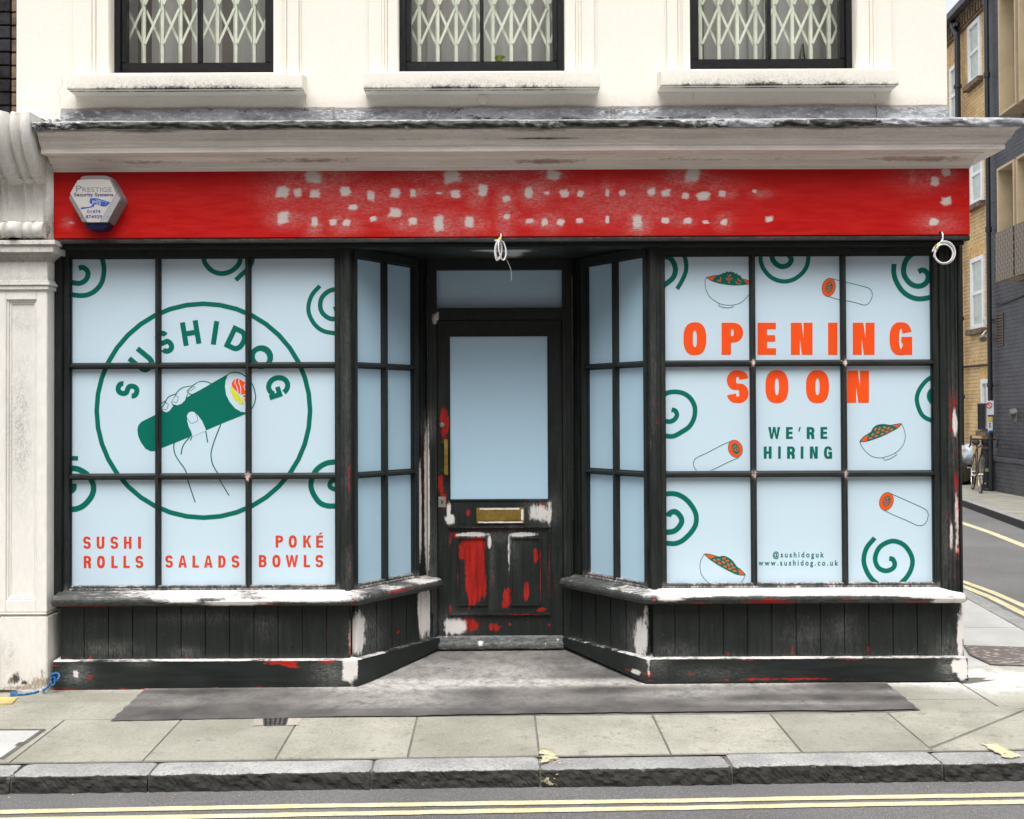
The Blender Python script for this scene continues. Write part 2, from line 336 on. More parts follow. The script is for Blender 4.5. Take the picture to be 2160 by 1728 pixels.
def perf():
    s = N('perforated_bronze'); b = s.n('ShaderNodeTexBrick'); cb = s.n('ShaderNodeCombineXYZ'); sp = s.n('ShaderNodeSeparateXYZ'); s.l(s.tc.outputs['Object'], sp.inputs[0]); s.l(s.mth('ADD', sp.outputs[0], sp.outputs[1]), cb.inputs[1]); s.l(sp.outputs[2], cb.inputs[0]); s.l(cb.outputs[0], b.inputs['Vector'])
    b.inputs['Scale'].default_value = 1; b.inputs['Brick Width'].default_value = .15; b.inputs['Row Height'].default_value = .085; b.inputs['Mortar Size'].default_value = .022; b.inputs['Mortar Smooth'].default_value = .05
    b.inputs['Color1'].default_value = (.06, .045, .03, 1); b.inputs['Color2'].default_value = (.075, .055, .04, 1); b.inputs['Mortar'].default_value = (.2, .155, .11, 1)
    s.col(b.outputs[0]); s.rough(.5); return s.m
M['perf'] = perf()
# wear helpers ------------------------------------------------------
def bl(x, z, blobs, soft=1.0, jag=.05, pw=2.7):
    """value .5 on the rim of each rounded patch (cx, cz, rx, rz[, amp])"""
    v = np.zeros_like(x)
    for b in blobs:
        u_, w_ = (x-b[0])/b[2], (z-b[1])/b[3]; ph = (b[0]*37.1+b[1]*91.7) % 6.28; th = np.arctan2(w_, u_)
        u2 = u_*math.cos(.25*math.sin(ph*3))+w_*math.sin(.25*math.sin(ph*3)); w2 = w_*math.cos(.25*math.sin(ph*3))-u_*math.sin(.25*math.sin(ph*3))
        d = (np.abs(u2)**pw + np.abs(w2)**pw)**(1/pw)
        if jag: d = d*(1+jag*(.9*np.sin(2*th+ph)+.6*np.sin(3*th+ph*2)+.6*np.sin(5*th+ph*3)+.5*np.sin(8*th+ph*5)+.45*np.sin(13*th+ph*7)))
        k = np.clip(.5+(1-d)*1.2/soft, 0, 1)*(b[4] if len(b) > 4 else 1); v = np.maximum(v, k)
    return v
def soft(x, z, blobs):
    v = np.zeros_like(x)
    for b in blobs: v = np.maximum(v, (b[4] if len(b) > 4 else 1)*np.exp(-(((x-b[0])/b[2])**2+((z-b[1])/b[3])**2)))
    return v
def pb(Y, lst, px=1.0):
    """patches measured in the photo (cx,cy,w,h[,amp]) -> world patches on the plane y=Y"""
    out = []; k = (Y+DIST)/F
    for q in lst:
        p = W(q[0], q[1], Y); out.append((p.x, p.z, max(q[2]*k/2, .002), max(q[3]*k/2, .002), *(q[4:])))
    return out
# ------------------------------------------------------------------ flat prints (film graphics)
def clip_poly(poly, rc):
    x0, y0, x1, y1 = rc
    for ax, lim, sg in ((0, x0, 1), (0, x1, -1), (1, y0, 1), (1, y1, -1)):
        out = []
        for i, p in enumerate(poly):
            q = poly[(i+1) % len(poly)]; a = sg*(p[ax]-lim) >= 0; b = sg*(q[ax]-lim) >= 0
            if a: out.append(p)
            if a != b:
                t = (lim-p[ax])/(q[ax]-p[ax]); out.append((p[0]+(q[0]-p[0])*t, p[1]+(q[1]-p[1])*t))
        poly = out
        if len(poly) < 3: return []
    return poly
class Print:
    """flat shapes measured on the photo, laid on a window plane; layer lifts each 0.3 mm"""
    def __init__(s, fn, rects=None): s.fn = fn; s.rects = rects; s.mb = MB(); s.layer = 1
    def tri(s, poly):
        for rc in (s.rects or [None]):
            pl = clip_poly(poly, rc) if rc else poly
            if len(pl) >= 3: s.mb.add([s.fn(x, y, .0006+.0003*s.layer) for x, y in pl], [tuple(range(len(pl)))])
    def poly(s, outer, holes=()):
        loops = [[Vector((x, y, 0)) for x, y in lp] for lp in (outer, *holes)]
        flat = [p for lp in loops for p in lp]
        for t in tessellate_polygon(loops): s.tri([(flat[i].x, flat[i].y) for i in t])
    def ribbon(s, pts, wd):
        n = len(pts); L = []
        for i in range(n):
            a = pts[max(i-1, 0)]; b = pts[min(i+1, n-1)]; dx, dy = b[0]-a[0], b[1]-a[1]; ln = math.hypot(dx, dy) or 1; nx, ny = -dy/ln, dx/ln
            w_ = (wd(i/(n-1), nx, ny) if callable(wd) else wd)/2; L.append(((pts[i][0]+nx*w_, pts[i][1]+ny*w_), (pts[i][0]-nx*w_, pts[i][1]-ny*w_)))
        for i in range(n-1): s.tri([L[i][0], L[i][1], L[i+1][1], L[i+1][0]])
    def stroke(s, pts, wd, o=(0, 0), k=1.0, smooth=True, closed=False):
        P = [(o[0]+x*k, o[1]+y*k) for x, y in pts]
        if smooth and len(P) > 2: P = [(p.x, p.y) for p in crom([(x, y, 0) for x, y in P], 7, closed)]
        if closed: P.append(P[0])
        s.ribbon(P, wd*k)
    def fill(s, pts, o=(0, 0), k=1.0, smooth=False):
        P = [(o[0]+x*k, o[1]+y*k) for x, y in pts]
        if smooth: P = [(p.x, p.y) for p in crom([(x, y, 0) for x, y in P], 5, True)]
        s.poly(P)
    def ell(s, cx, cy, rx, ry, rot, o=(0, 0), k=1.0, hole=0):
        a = math.radians(rot)
        def E(rx, ry): return [(o[0]+k*(cx+rx*math.cos(t)*math.cos(a)-ry*math.sin(t)*math.sin(a)), o[1]+k*(cy+rx*math.cos(t)*math.sin(a)+ry*math.sin(t)*math.cos(a))) for t in [2*math.pi*i/40 for i in range(40)]]
        s.poly(E(rx, ry), [E(rx-hole, ry-hole)] if hole else ())
    def done(s, name, m, parent, label=None): return obj(name, s.mb, m, parent, fixn=False, label=label)
def se(cx, cy, rx, ry, n=2.5, a0=0, a1=360, st=28):
    out = []
    for i in range(st+(a1-a0 != 360)):
        t = math.radians(a0+(a1-a0)*i/st); c, s_ = math.cos(t), math.sin(t)
        out.append((cx+rx*math.copysign(abs(c)**(2/n), c), cy+ry*math.copysign(abs(s_)**(2/n), s_)))
    return out
def glyph(ch, w, h, s, t, n=2.5):
    """returns ('poly', outer, holes) / ('rib', pts) pieces; x right, y up"""
    rc = lambda a, b, c, d: [(a, b), (c, b), (c, d), (a, d)]
    if ch == 'O': return [('p', se(w/2, h/2, w/2, h*.515, n), [se(w/2, h/2, w/2-s, h*.515-t*1.25, n)])]
    if ch == 'I': return [('p', rc(0, 0, w, h), [])]
    if ch == 'L': return [('p', [(0, 0), (w, 0), (w, t), (s, t), (s, h), (0, h)], [])]
    if ch == 'H': return [('p', [(0, 0), (s, 0), (s, h/2-t/2), (w-s, h/2-t/2), (w-s, 0), (w, 0), (w, h), (w-s, h), (w-s, h/2+t/2), (s, h/2+t/2), (s, h), (0, h)], [])]
    if ch in 'EÉ':
        g = [('p', [(0, 0), (w, 0), (w, t), (s, t), (s, h/2-t*.45), (w*.95, h/2-t*.45), (w*.95, h/2+t*.55), (s, h/2+t*.55), (s, h-t), (w*.99, h-t), (w*.99, h), (0, h)], [])]
        if ch == 'É': g.append(('p', [(w*.35, h*1.08), (w*.58, h*1.08), (w*.95, h*1.25), (w*.55, h*1.25)], []))
        return g
    if ch in 'PRBD':
        def bowl(y0, y1, ww):
            xm = min(ww*.5, ww-(y1-y0)/2*.7) if ch == 'D' else ww*.52
            yc, ry = (y0+y1)/2, (y1-y0)/2
            o = se(xm, yc, ww-xm, ry, 2.2, 90, -90, 14); ih = se(max(xm, s*1.05), yc, ww-s-max(xm, s*1.05), ry-t, 2.2, 90, -90, 14)
            return o, [(s, y1-t)]+ih+[(s, y0+t)]
        if ch == 'D': o, hh = bowl(0, h, w); return [('p', [(0, 0), (0, h)]+o, [hh])]
        if ch == 'B':
            o1, h1 = bowl(h*.5-t*.4, h, w*.95); o2, h2 = bowl(0, h*.5+t*.6, w); 
            return [('p', [(0, 0), (0, h)]+[p for p in o1 if p[1] > h*.5+t*.1]+[p for p in o2 if p[1] <= h*.5+t*.1], [h1, h2])]
        yb = h*.38 if s/w > .36 else h*.42
        o, hh = bowl(yb, h, w); g = [('p', [(0, 0), (0, h)]+o+[(s, yb), (s, 0)], [hh])]
        if ch == 'R': g.append(('p', [(w*.42, yb+t*.7), (w*.82, yb+t*.7), (w*.97, yb-t*.3), (w*.97, t*.6), (w, 0), (w-s*1.05, 0), (w-s*1.08, yb-t*.7), (w*.42, yb)], []))
        return g
    if ch == 'U':
        r = min(w/2, h*.42); return [('p', [(0, h)]+se(w/2, r, w/2, r*1.03, n, 180, 360, 16)+[(w, h), (w-s, h)]+se(w/2, r, w/2-s, r-t, n, 360, 180, 16)+[(s, h)], [])]
    if ch == 'N':
        k = h*(.3+(s/w-.25)*1.07); return [('p', [(0, 0), (0, h), (s*1.12, h), (w-s*.95, k), (w-s*.95, h), (w, h), (w, 0), (w-s*1.12, 0), (s*.95, h-k), (s*.95, 0)], [])]
    if ch == 'A':
        q = w/2-s; return [('p', [(0, 0), (w/2-.56*s, h), (w/2+.56*s, h), (w, 0), (w-s, 0), (w-s-.22*q, .2*h), (s+.22*q, .2*h), (s, 0)], [[(s+.42*q, .38*h), (w-s-.42*q, .38*h), (w/2, .84*h)]])]
    if ch == 'K': return [('p', [(0, 0), (s, 0), (s, h*.34), (s*1.35, h*.44), (w-s*1.05, 0), (w, 0), (s*1.9, h*.6), (w*.97, h), (w-s*1.15, h), (s, h*.56), (s, h), (0, h)], [])]
    if ch == 'W': return [('p', [(0, h), (s*.95, h), (w*.3, h*.34), (w/2-s*.42, h), (w/2+s*.42, h), (w*.7, h*.34), (w-s*.95, h), (w, h), (w*.8, 0), (w*.63, 0), (w/2, h*.6), (w*.37, 0), (w*.2, 0)], [])]
    if ch == "'": return [('p', [(w*.45, h), (w, h), (w*.5, h*.62), (0, h*.62)], [])]
    if ch == 'S':
        cy1, ry = .75*h-t/4, .25*h-t/4+h*.008; rx = w/2-s/2
        up = se(w/2, cy1, rx, ry, 2.3, 8, 270, 22); lo = se(w/2, h-cy1, rx, ry, 2.3, 90, -172, 22)
        up = [p for p in up if not (p[0] > w*.62 and p[1] < cy1)]
        # blend the spine diagonally
        pts = [(x, y) for x, y in up if not (x > w*.38 and y < cy1-ry*.6)]+[(w/2, h/2)]+[(x, y) for x, y in lo if not (x < w*.62 and y > h-cy1+ry*.6)]
        pts = [(p.x, p.y) for p in crom([(x, y, 0) for x, y in pts], 3)]
        return [('r', pts)]
    if ch == 'G':
        return [('r', se(w/2, h/2, w/2-s/2, h*.515-t/2, n, 22, 318, 40)), ('p', [(w-s, h*.0), (w, h*.0), (w, h*.56), (w*.52, h*.56), (w*.52, h*.56-t*.95), (w-s, h*.56-t*.95)], [])]
    return []
def put(pr, ch, w, h, s, t, tf, n=2.5):
    for i, g in enumerate(glyph(ch, w, h, s, t, n)):
        pr.layer = 1+i*.8
        if g[0] == 'p': pr.poly([tf(*p) for p in g[1]], [[tf(*p) for p in hh] for hh in g[2]])
        else:
            # ribbon in glyph space, mapped afterwards
            pts = g[1]; m_ = len(pts); L = []
            for j in range(m_):
                a = pts[max(j-1, 0)]; b = pts[min(j+1, m_-1)]; dx, dy = b[0]-a[0], b[1]-a[1]; ln = math.hypot(dx, dy) or 1; nx, ny = -dy/ln, dx/ln
                ww = (abs(nx)**1.4*s+abs(ny)**1.4*t)/(abs(nx)**1.4+abs(ny)**1.4)/2
                L.append((tf(pts[j][0]+nx*ww, pts[j][1]+ny*ww), tf(pts[j][0]-nx*ww, pts[j][1]-ny*ww)))
            for j in range(m_-1): pr.tri([L[j][0], L[j][1], L[j+1][1], L[j+1][0]])
def word(pr, items, ytop, ybot, s, t, n=2.5):
    for ch, x0, x1 in items:
        h = ybot-ytop; w_ = x1-x0; put(pr, ch, w_, h, w_ if ch == 'I' else s, t, lambda x, y, a=x0, b=ybot: (a+x, b-y), n)
_tc = {}
def fit_text(pr, txt, x0, x1, ybase, cap, bold=.02, spacing=1.0, tf=None):
    """Blender's own font, fitted between x0..x1 with the given cap height (pixels)"""
    cu = bpy.data.curves.new('t', 'FONT'); cu.body = txt; cu.offset = bold; cu.space_character = spacing; cu.size = 1; cu.resolution_u = 3
    o = bpy.data.objects.new('t', cu); COL.objects.link(o); bpy.context.view_layer.update()
    me = o.evaluated_get(bpy.context.evaluated_depsgraph_get()).to_mesh()
    vs = [v.co.copy() for v in me.vertices]; fs = [tuple(p.vertices) for p in me.polygons]; o.evaluated_get(bpy.context.evaluated_depsgraph_get()).to_mesh_clear()
    bpy.data.objects.remove(o); bpy.data.curves.remove(cu)
    a = min(v.x for v in vs); b = max(v.x for v in vs); kx = (x1-x0)/(b-a); ky = cap/.73
    for f in fs: pr.tri([(x0+(vs[i].x-a)*kx, ybase-vs[i].y*ky) for i in f])
# ------------------------------------------------------------------ the corner building
B = thing('corner_building', 'cream rendered corner building with a red fascia over a dark stripped shopfront', 'building', (0, 0, 0))
XL, XR = XW(118, 900), XW(2017, 900)
YP = .05                      # plane of the front panes
rng = random.Random(3)
# upper wall -------------------------------------------------------
WY = .05
wx0, wx1 = XW(35, 100, WY), XW(1997, 100, WY)
wins = [(232.5, 577, 153.5), (840.5, 1191.5, 150.5), (1455.5, 1805.5, 145.5)]
WT = 5.35
mb = MB(); xs = [wx0]; ops = []
for a, b, y in wins:
    ops.append((XW(a, 100, WY), XW(b, 100, WY), ZW((a+b)/2, y, WY)))
zb = 3.05
px_ = wx0
cells = []
for x0, x1, z0 in ops:
    cells += [(px_, x0, zb, 6.6), (x0, x1, zb, z0), (x0, x1, WT, 6.6)]; px_ = x1
cells.append((px_, wx1, zb, 6.6))
vs = []; 
for a, b, c, d in cells: mb.add([(a, WY, c), (b, WY, c), (b, WY, d), (a, WY, d)], [(0, 1, 2, 3)])
for x0, x1, z0 in ops:
    mb.add([(x0, WY, z0), (x0, WY+.2, z0), (x0, WY+.2, WT), (x0, WY, WT)], [(0, 1, 2, 3)]); mb.add([(x1, WY, z0), (x1, WY+.2, z0), (x1, WY+.2, WT), (x1, WY, WT)], [(0, 3, 2, 1)])
    mb.add([(x0, WY, WT), (x0, WY+.2, WT), (x1, WY+.2, WT), (x1, WY, WT)], [(0, 1, 2, 3)]); mb.add([(x0, WY, z0), (x0, WY+.2, z0), (x1, WY+.2, z0), (x1, WY, z0)], [(0, 3, 2, 1)])
mb.add([(wx1, WY, 0), (wx1, 9, 0), (wx1, 9, 6.6), (wx1, WY, 6.6)], [(0, 1, 2, 3)])
mb.add([(wx0, WY, 6.6), (wx1, WY, 6.6), (wx1, 9, 6.6), (wx0, 9, 6.6)], [(0, 1, 2, 3)])
mb.add([(wx0, WY, 3.05), (wx0, 9, 3.05), (wx0, 9, 6.6), (wx0, WY, 6.6)], [(0, 3, 2, 1)])
mb.add([(wx0, 9, 0), (wx1, 9, 0), (wx1, 9, 6.6), (wx0, 9, 6.6)], [(0, 3, 2, 1)])
def wallwear(x, y, z, no):
    d = pb(WY, [(60, 228, 70, 7, .62), (125, 214, 10, 30, .42), (640, 190, 5, 60, .4), (95, 236, 20, 8, .7), (1015, 193, 40, 14, .4)])
    h = np.exp(-((z-3.31)/.03)**2)*.35*(z < 3.5)
    return soft(x, z, [(*q[:4], q[4]) for q in d])*.8+h*.4, 0*x, h
obj('wall', mb, M['stucco'], B, res=.09, wear=wallwear, fixn=False)
# floors inside so the window bays read as rooms
obj('room_floor', MB().box(wx0+.05, wx1-.05, .3, 6, 3.1, 3.16), M['dark_void'], B)
# upper windows
silz = [(140, 638, 188, 157), (766, 1266, 186, 152), (1394, 1897, 180, 147)]
for k, ((a, b, y), (x0, x1, z0), (sa, sb, sy0, sy1)) in enumerate(zip(wins, ops, silz)):
    ex = ['leftmost', 'middle', 'rightmost'][k]
    fy = WY+.06
    mb = MB(); t = .058
    # outer box frame + sash
    mb.box(x0+.002, x0+t*.62, fy, fy+.1, z0, WT-.002); mb.box(x1-t*.62, x1-.002, fy, fy+.1, z0, WT-.002); mb.box(x0+.002, x1-.002, fy-.012, fy+.1, z0+.001, z0+.014)
    sx0, sx1 = x0+t*.62, x1-t*.62
    zg = z0+.086
    mb.box(sx0, sx1, fy+.022, fy+.07, z0+.014, zg); mb.box(sx0, sx0+.03, fy+.02, fy+.07, zg, WT); mb.box(sx1-.03, sx1, fy+.02, fy+.07, zg, WT)
    xc = (x0+x1)/2+(-.0 if k else .02); mb.box(xc-.011, xc+.011, fy+.018, fy+.07, zg, WT); mb.box(sx0+.03, sx1-.03, fy+.03, fy+.06, 4.5, 4.56)
    wob = obj('window', mb, M['black_paint'], B, bevel=.003, label=f'{ex} upper sash window, black frame, folding gate behind the glass')
    obj('pane', MB().add([(sx0+.03, fy+.045, zg), (xc-.011, fy+.045, zg), (xc-.011, fy+.045, WT), (sx0+.03, fy+.045, WT)], [(0, 1, 2, 3)]), M['glass'], wob)
    obj('pane', MB().add([(xc+.011, fy+.045, zg), (sx1-.03, fy+.045, zg), (sx1-.03, fy+.045, WT), (xc+.011, fy+.045, WT)], [(0, 1, 2, 3)]), M['glass'], wob)
    # folding gate
    g = MB(); gy = fy+.13; sp = .1095
    off = {0: XW(265, 60, gy), 1: XW(885-720*.0, 60, gy), 2: XW(1478, 60, gy)}[k]
    n = int((x1-x0)/sp)+1; zc = ZW((a+b)/2, 56, gy)
    for i in range(-1, n+1):
        gx = off+i*sp
        if x0 < gx < x1: g.box(gx-.009, gx+.009, gy, gy+.014, z0-.02, WT); g.box(gx-.0135, gx-.0115, gy-.003, gy+.014, z0-.02, WT)
        for j in range(-1 if False else 0, 6):
            c = zc+j*.236
            for sg in (1, -1):
                p0 = Vector((gx+.008, gy-.006 if sg > 0 else gy+.018, c-sg*.105)); p1 = Vector((gx+sp-.008, p0.y, c+sg*.105))
                p0.x = max(p0.x, x0); p1.x = min(p1.x, x1)
                if p1.x-p0.x < .06: continue
                d = (p1-p0).normalized(); q = Vector((-d.z, 0, d.x))*.0072
                g.add([p0+q, p1+q, p1-q, p0-q, p0+q+Vector((0, .004, 0)), p1+q+Vector((0, .004, 0)), p1-q+Vector((0, .004, 0)), p0-q+Vector((0, .004, 0))], [(0, 1, 2, 3), (7, 6, 5, 4), (0, 4, 5, 1), (2, 6, 7, 3)])
    obj('security_gate', g, M['gate'], wob)
    # vertical blind slats
    bm1, bm2 = MB(), MB(); x = x0-.03; i = 0
    while x < x1+.02:
        wd = .085+rng.uniform(-.01, .01); tw = rng.uniform(.004, .03); ta = bm2 if (k == 0 and i % 3 == 1) else bm1
        ta.add([(x, gy+.14, z0-.1), (x+wd+.012, gy+.14+tw, z0-.1), (x+wd+.012, gy+.14+tw, WT), (x, gy+.14, WT)], [(0, 1, 2, 3)]); x += wd; i += 1
    obj('blind', bm1, M['blind'], wob, fixn=False)
    if bm2.v: obj('blind', bm2, M['blind_brown'], wob, fixn=False, label='brown slats of the blind')
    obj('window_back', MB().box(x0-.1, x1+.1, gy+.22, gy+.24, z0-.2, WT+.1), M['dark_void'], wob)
    # sill
    sY = -.075; s0, s1 = XW(sa, 170, sY), XW(sb, 170, sY); zt, zbm = ZW((sa+sb)/2, sy1, sY), ZW((sa+sb)/2, sy0, sY)
    m_ = MB().prof([(WY+.004, zt+.03), (WY+.004, zbm), (sY+.035, zbm-.0), (sY+.03, zbm+.006), (sY+.024, zbm), (sY, zbm+.002), (sY, zt)], s0, s1)
    def sw(x, y, z, no, s0=s0, s1=s1, zbm=zbm, zt=zt):
        mid = np.clip(1-np.abs((x-(s0+s1)/2)/(s1-s0)*1.6)**2, 0, 1); e = np.exp(-(z-zbm)/(.009+.018*mid))
        n_ = np.array([noise.noise(Vector((q*9, zbm*7, 0))) for q in x])
        fr_ = (no[:, 1] < -.3)*1.0
        e2 = np.exp(-(z-zbm)/(.012+.03*mid)); return np.clip(e*(.36+.36*mid)+n_*.35*e, 0, .9)*fr_, 0*x, np.clip(e2*(.45+.9*mid)+n_*.3*e2, 0, .85)*fr_
    obj('sill', m_, M['stucco'], wob, bevel=.004, res=.025, wear=sw)
    # raised architrave
    ar = MB(); zs = zt+.03
    wl = {0: 150, 1: 773, 2: 1402}[k]; wr = {0: 640-4, 1: 1258, 2: 1884}[k]
    A0, A1 = XW(wl, 60, WY), XW(wr, 60, WY)
    for sgn, e0, e1 in ((1, A0, x0), (-1, A1, x1)):
        q = abs(e1-e0); 
        for f0, f1, dd in ((.0, .07, .012), (.07, .5, .022), (.5, .58, .034), (.58, .66, .028), (.66, .985, .016)):
            ar.box(e0+sgn*q*f0+sgn*.0005, e0+sgn*q*f1, WY-dd, WY+.003, zs-.04, WT+.2)
    obj('architrave', ar, M['stucco'], wob, bevel=.003, res=.2, wear=lambda x, y, z, no: (0*x, 0*x, 0*x))
    if k == 1:
        # round capped vent under the middle sill
        c = W(1018, 211, WY); vm = MB(); vm.xf = lambda p, c=c: Vector((c.x+p.x, WY-p.z, c.z+p.y))
        vm.lathe([(.032, -.002), (.032, .006), (.027, .008), (.027, .014), (.024, .018), (.001, .019)], (0, 0, 0), 28)
        obj('vent_cap', vm, M['stucco'], B, smooth=False, res=.03, wear=lambda x, y, z, no: (0*x, 0*x, .3+0*x))
# cornice ----------------------------------------------------------
FY = -.10; fx0, fx1 = XW(112, 430, FY), XW(2045.5, 430, FY)
fz1 = .5*(ZW(112, 361, FY)+ZW(2040, 353, FY)); fz0 = .5*(ZW(112, 501, FY)+ZW(2040, 498, FY))
print('fascia z', fz0, fz1, 'x', fx0, fx1)
PR = [(0, -.006), (.004, -.006), (.006, .012), (.014, .016), (.016, .026), (.018, .03), (.022, .044), (.032, .056), (.046, .062), (.056, .064), (.056, .07), (.13, .066), (.136, .068), (.136, .096), (.142, .1), (.142, .106), (.15, .116), (.16, .122), (.163, .13), (.166, .138), (.176, .156), (.19, .168), (.198, .17), (.198, .192)]
def corn(p, u):
    """u along the front then round the right return"""
    pr_, z = PR[p]
    return pr_, z
mb = MB(); nP = len(PR); st = 110
xa = XW(84, 300, -.25)
vs = []
for i in range(st+1):
    u = i/st
    for pr_, z in PR:
        xr = fx1+pr_; x = xa+(xr-xa)*u
        sag = .004*noise.noise(Vector((x*.7, 1, z*3)))
        vs.append((x, FY-pr_, fz1+z+sag))
fs = [(i*nP+j, (i+1)*nP+j, (i+1)*nP+j+1, i*nP+j+1) for i in range(st) for j in range(nP-1)]
n0 = len(vs)
for pr_, z in PR: vs.append((fx1+pr_, 8.9, fz1+z))
fs += [(st*nP+j, n0+j, n0+j+1, st*nP+j+1) for j in range(nP-1)]
mb.add(vs, fs)
for o_ in (0,):
    mb.add([(xa, FY, fz1-.006)]+[(xa, FY-p, fz1+z) for p, z in PR]+[(xa, FY, fz1+.192)], [tuple(range(nP+2))])
def cw(x, y, z, no):
    zz = z-fz1; band = np.maximum(np.exp(-((zz-.13)/.009)**2), np.maximum(np.exp(-((zz-.168)/.012)**2), .8*np.exp(-((zz-.1)/.004)**2)))
    n_ = np.array([noise.noise(Vector((q*1.9, w_*30, 4))) for q, w_ in zip(x, zz)])
    pink = np.exp(-((zz-.045)/.03)**2)
    return band*(.3+n_*.9), pink*(.42+n_*.5), band*.35+.06
obj('cornice', mb, M['cornice'], B, fixn=False, res=.12, wear=cw)
# lead roll on the cornice edge and the upstand flashing
ltop = fz1+.192
mb = MB(); xe = fx1+.205
def leadf(u, v):
    x = (xa-.012)+(xe+.02-xa)*u; n1 = noise.noise(Vector((x*3.1, 0, 2)))+.6*noise.noise(Vector((x*9, 0, 7))); n2 = noise.noise(Vector((x*15, v*3, 5)))+.6*noise.noise(Vector((x*40, v*5, 5))); n3 = noise.noise(Vector((x*1.1, 3, 7)))
    # v: 0 back top, .35 front top edge, 1 bottom of drip
    fy_ = FY-.203
    if v < .34: p = (x, .045-(.045-fy_)*(v/.34), ltop+.13-(.13-.026)*(v/.34)**1.0)
    else:
        t_ = (v-.34)/.66; p = (x, fy_-.012-.009*math.sin(t_*3.0)-.010*n2, ltop+.028-(.046+.012*n1+.008*n2)*t_)
    kink = .02*math.exp(-((x-XW(1505, 250, FY-.2))/.012)**2)*(1 if v > .3 else 0)
    return (p[0], p[1]-kink*.5, p[2]+.004*n3+.003*n2+kink*.6)
mb.grid(leadf, 420, 12)
mb.grid(lambda u, v: (xe+.012+.004*noise.noise(Vector((u*40, 0, 0))), FY-.21+u*9, ltop+.03-.046*v), 60, 4)
def lw(x, y, z, no):
    front = (no[:, 1] < -.5) | (y < FY-.19)
    n_ = np.array([noise.noise(Vector((q*2.3, 0, 9))) for q in x]); zz = (z-ltop)
    g = np.clip((.03-zz)/.014, 0, 1)
    amt = np.interp(x, [-2.6, -.2, .2, 1.1, 1.4, 1.95, 2.1, 2.35, 2.8], [.72, .8, .85, .75, .25, .75, .45, .1, .1])
    return np.where(front, .12+g*(amt+n_*.5), .1), 0*x, 0*x
obj('lead_capping', mb, M['lead'], B, fixn=False, wear=lw, smooth=True)
fh = .5*(ZW(130, 229, WY)+ZW(1990, 224, WY))-ltop-.1; print('fh', fh)
mb = MB(); ux0, ux1 = XW(128, 240, WY-.012), XW(2000, 240, WY-.01)
mb.grid(lambda u, v: (ux0+(ux1-ux0)*u, WY-.012-.006*noise.noise(Vector((u*22, v, 1)))-.01*(1-v), (ltop+.1)+(fh+.006*noise.noise(Vector((u*26, 2, 0)))+.003*noise.noise(Vector((u*120, 2, 0))))*v*(1-.0)), 240, 6)
for jx in (703, 1292, 1848):
    xj = XW(jx, 240, WY); mb.box(xj-.006, xj+.004, WY-.03, WY-.01, ltop+.05, ltop+.098+fh)
zt_ = ltop+.1+fh
def uw(x, y, z, no):
    n_ = np.array([noise.noise(Vector((q*1.6, 0, 3))) for q in x]); top = np.exp(-((zt_-z)/.022)**2)
    dark = np.exp(-((z-ltop-.10+.03*n_)/.05)**2)*.38*np.clip((x+.6)/.5, 0, 1)*np.clip((1.9-x)/.5, 0, 1)
    return .12+dark+.2*top, top*.75+.2*n_, 0*x
obj('lead_flashing', mb, M['lead'], B, fixn=False, wear=uw, smooth=False)
# little rubble corner above the console
c = W(108, 250, -.05); mb = MB()
for i in range(7): mb.box(XW(72+i*8, 245, -.12), XW(81+i*8, 245, -.12), -.16, .05, ltop+.03, ltop+.075+rng.uniform(.0, .02))
obj('mortar_fillet', mb, M['plaster'], B, bevel=.006, res=.02, wear=lambda x, y, z, no: (.5+0*x, .3+0*x, .5+0*x))
# fascia -----------------------------------------------------------
z5 = .33395; z3 = .34783
SP = [(302,100,110,80),(110,197,75,75),(205,200,50,50),(312,207,65,50),(505,190,65,60),(665,220,50,60),(820,203,65,55),(930,200,35,50),(1095,203,44,15),(1200,208,60,50),(1177,98,110,75),(1373,188,60,75),(1522,238,50,35),(1662,198,50,70),(1775,203,35,20),(1888,205,50,55),(1988,207,40,40),(1820,88,85,65),(555,292,60,40),(112,362,75,75),(310,383,45,65),(427,385,50,40),(513,390,50,40),(680,362,45,35),(820,328,80,60),(930,380,60,55),(1095,395,65,100),(1288,382,60,65),(1525,350,40,35),(1668,377,50,30),(1763,385,40,50),(1865,387,50,40),(1985,377,45,30)]
SP = [(560+a*z5, 340+b*z5, c*z5, d*z5) for a, b, c, d in SP]
SP += [(720+a*z3, b*z3, c*z3, d*z3) for a, b, c, d in [(1613,1170,25,45),(1703,1170,40,40),(1880,1165,50,50),(1967,1170,60,40),(1613,1335,25,45),(1795,1345,55,85),(1965,1337,50,35)]]
SP += [(1440+a*z3, b*z3, c*z3, d*z3) for a, b, c, d in [(18,1188,40,40),(58,1062,90,85),(125,1187,85,50),(240,1175,40,35),(435,1160,35,25),(30,1340,45,40),(140,1347,40,22),(250,1347,40,40),(525,1330,50,35),(1530,1100,50,55),(1598,1045,50,45),(1600,1220,60,55),(1525,1348,55,45)]]
SPW = pb(FY, SP)
rr = random.Random(5); HZ = []
for q in SP:
    if rr.random() < .8: HZ.append((q[0]+rr.uniform(-14, 14), q[1]+rr.uniform(-6, 6), q[2]*rr.uniform(2.2, 5), q[3]*rr.uniform(1.5, 3), rr.uniform(.3, .6)))
for a, b, c, d, e in [(990, 375, 330, 45, .4), (1330, 430, 330, 90, .32), (760, 420, 300, 90, .33), (1065, 440, 40, 120, .6), (1950, 370, 110, 60, .35), (1980, 470, 90, 40, .4), (1925, 372, 20, 40, .7), (1500, 390, 120, 40, .35), (142, 468, 22, 22, .5), (1350, 470, 50, 60, .7)]: HZ.append((a, b, c, d, e))
HZW = pb(FY, HZ)
mb = MB().box(fx0, fx1, FY, FY+.14, fz0, fz1-.002)
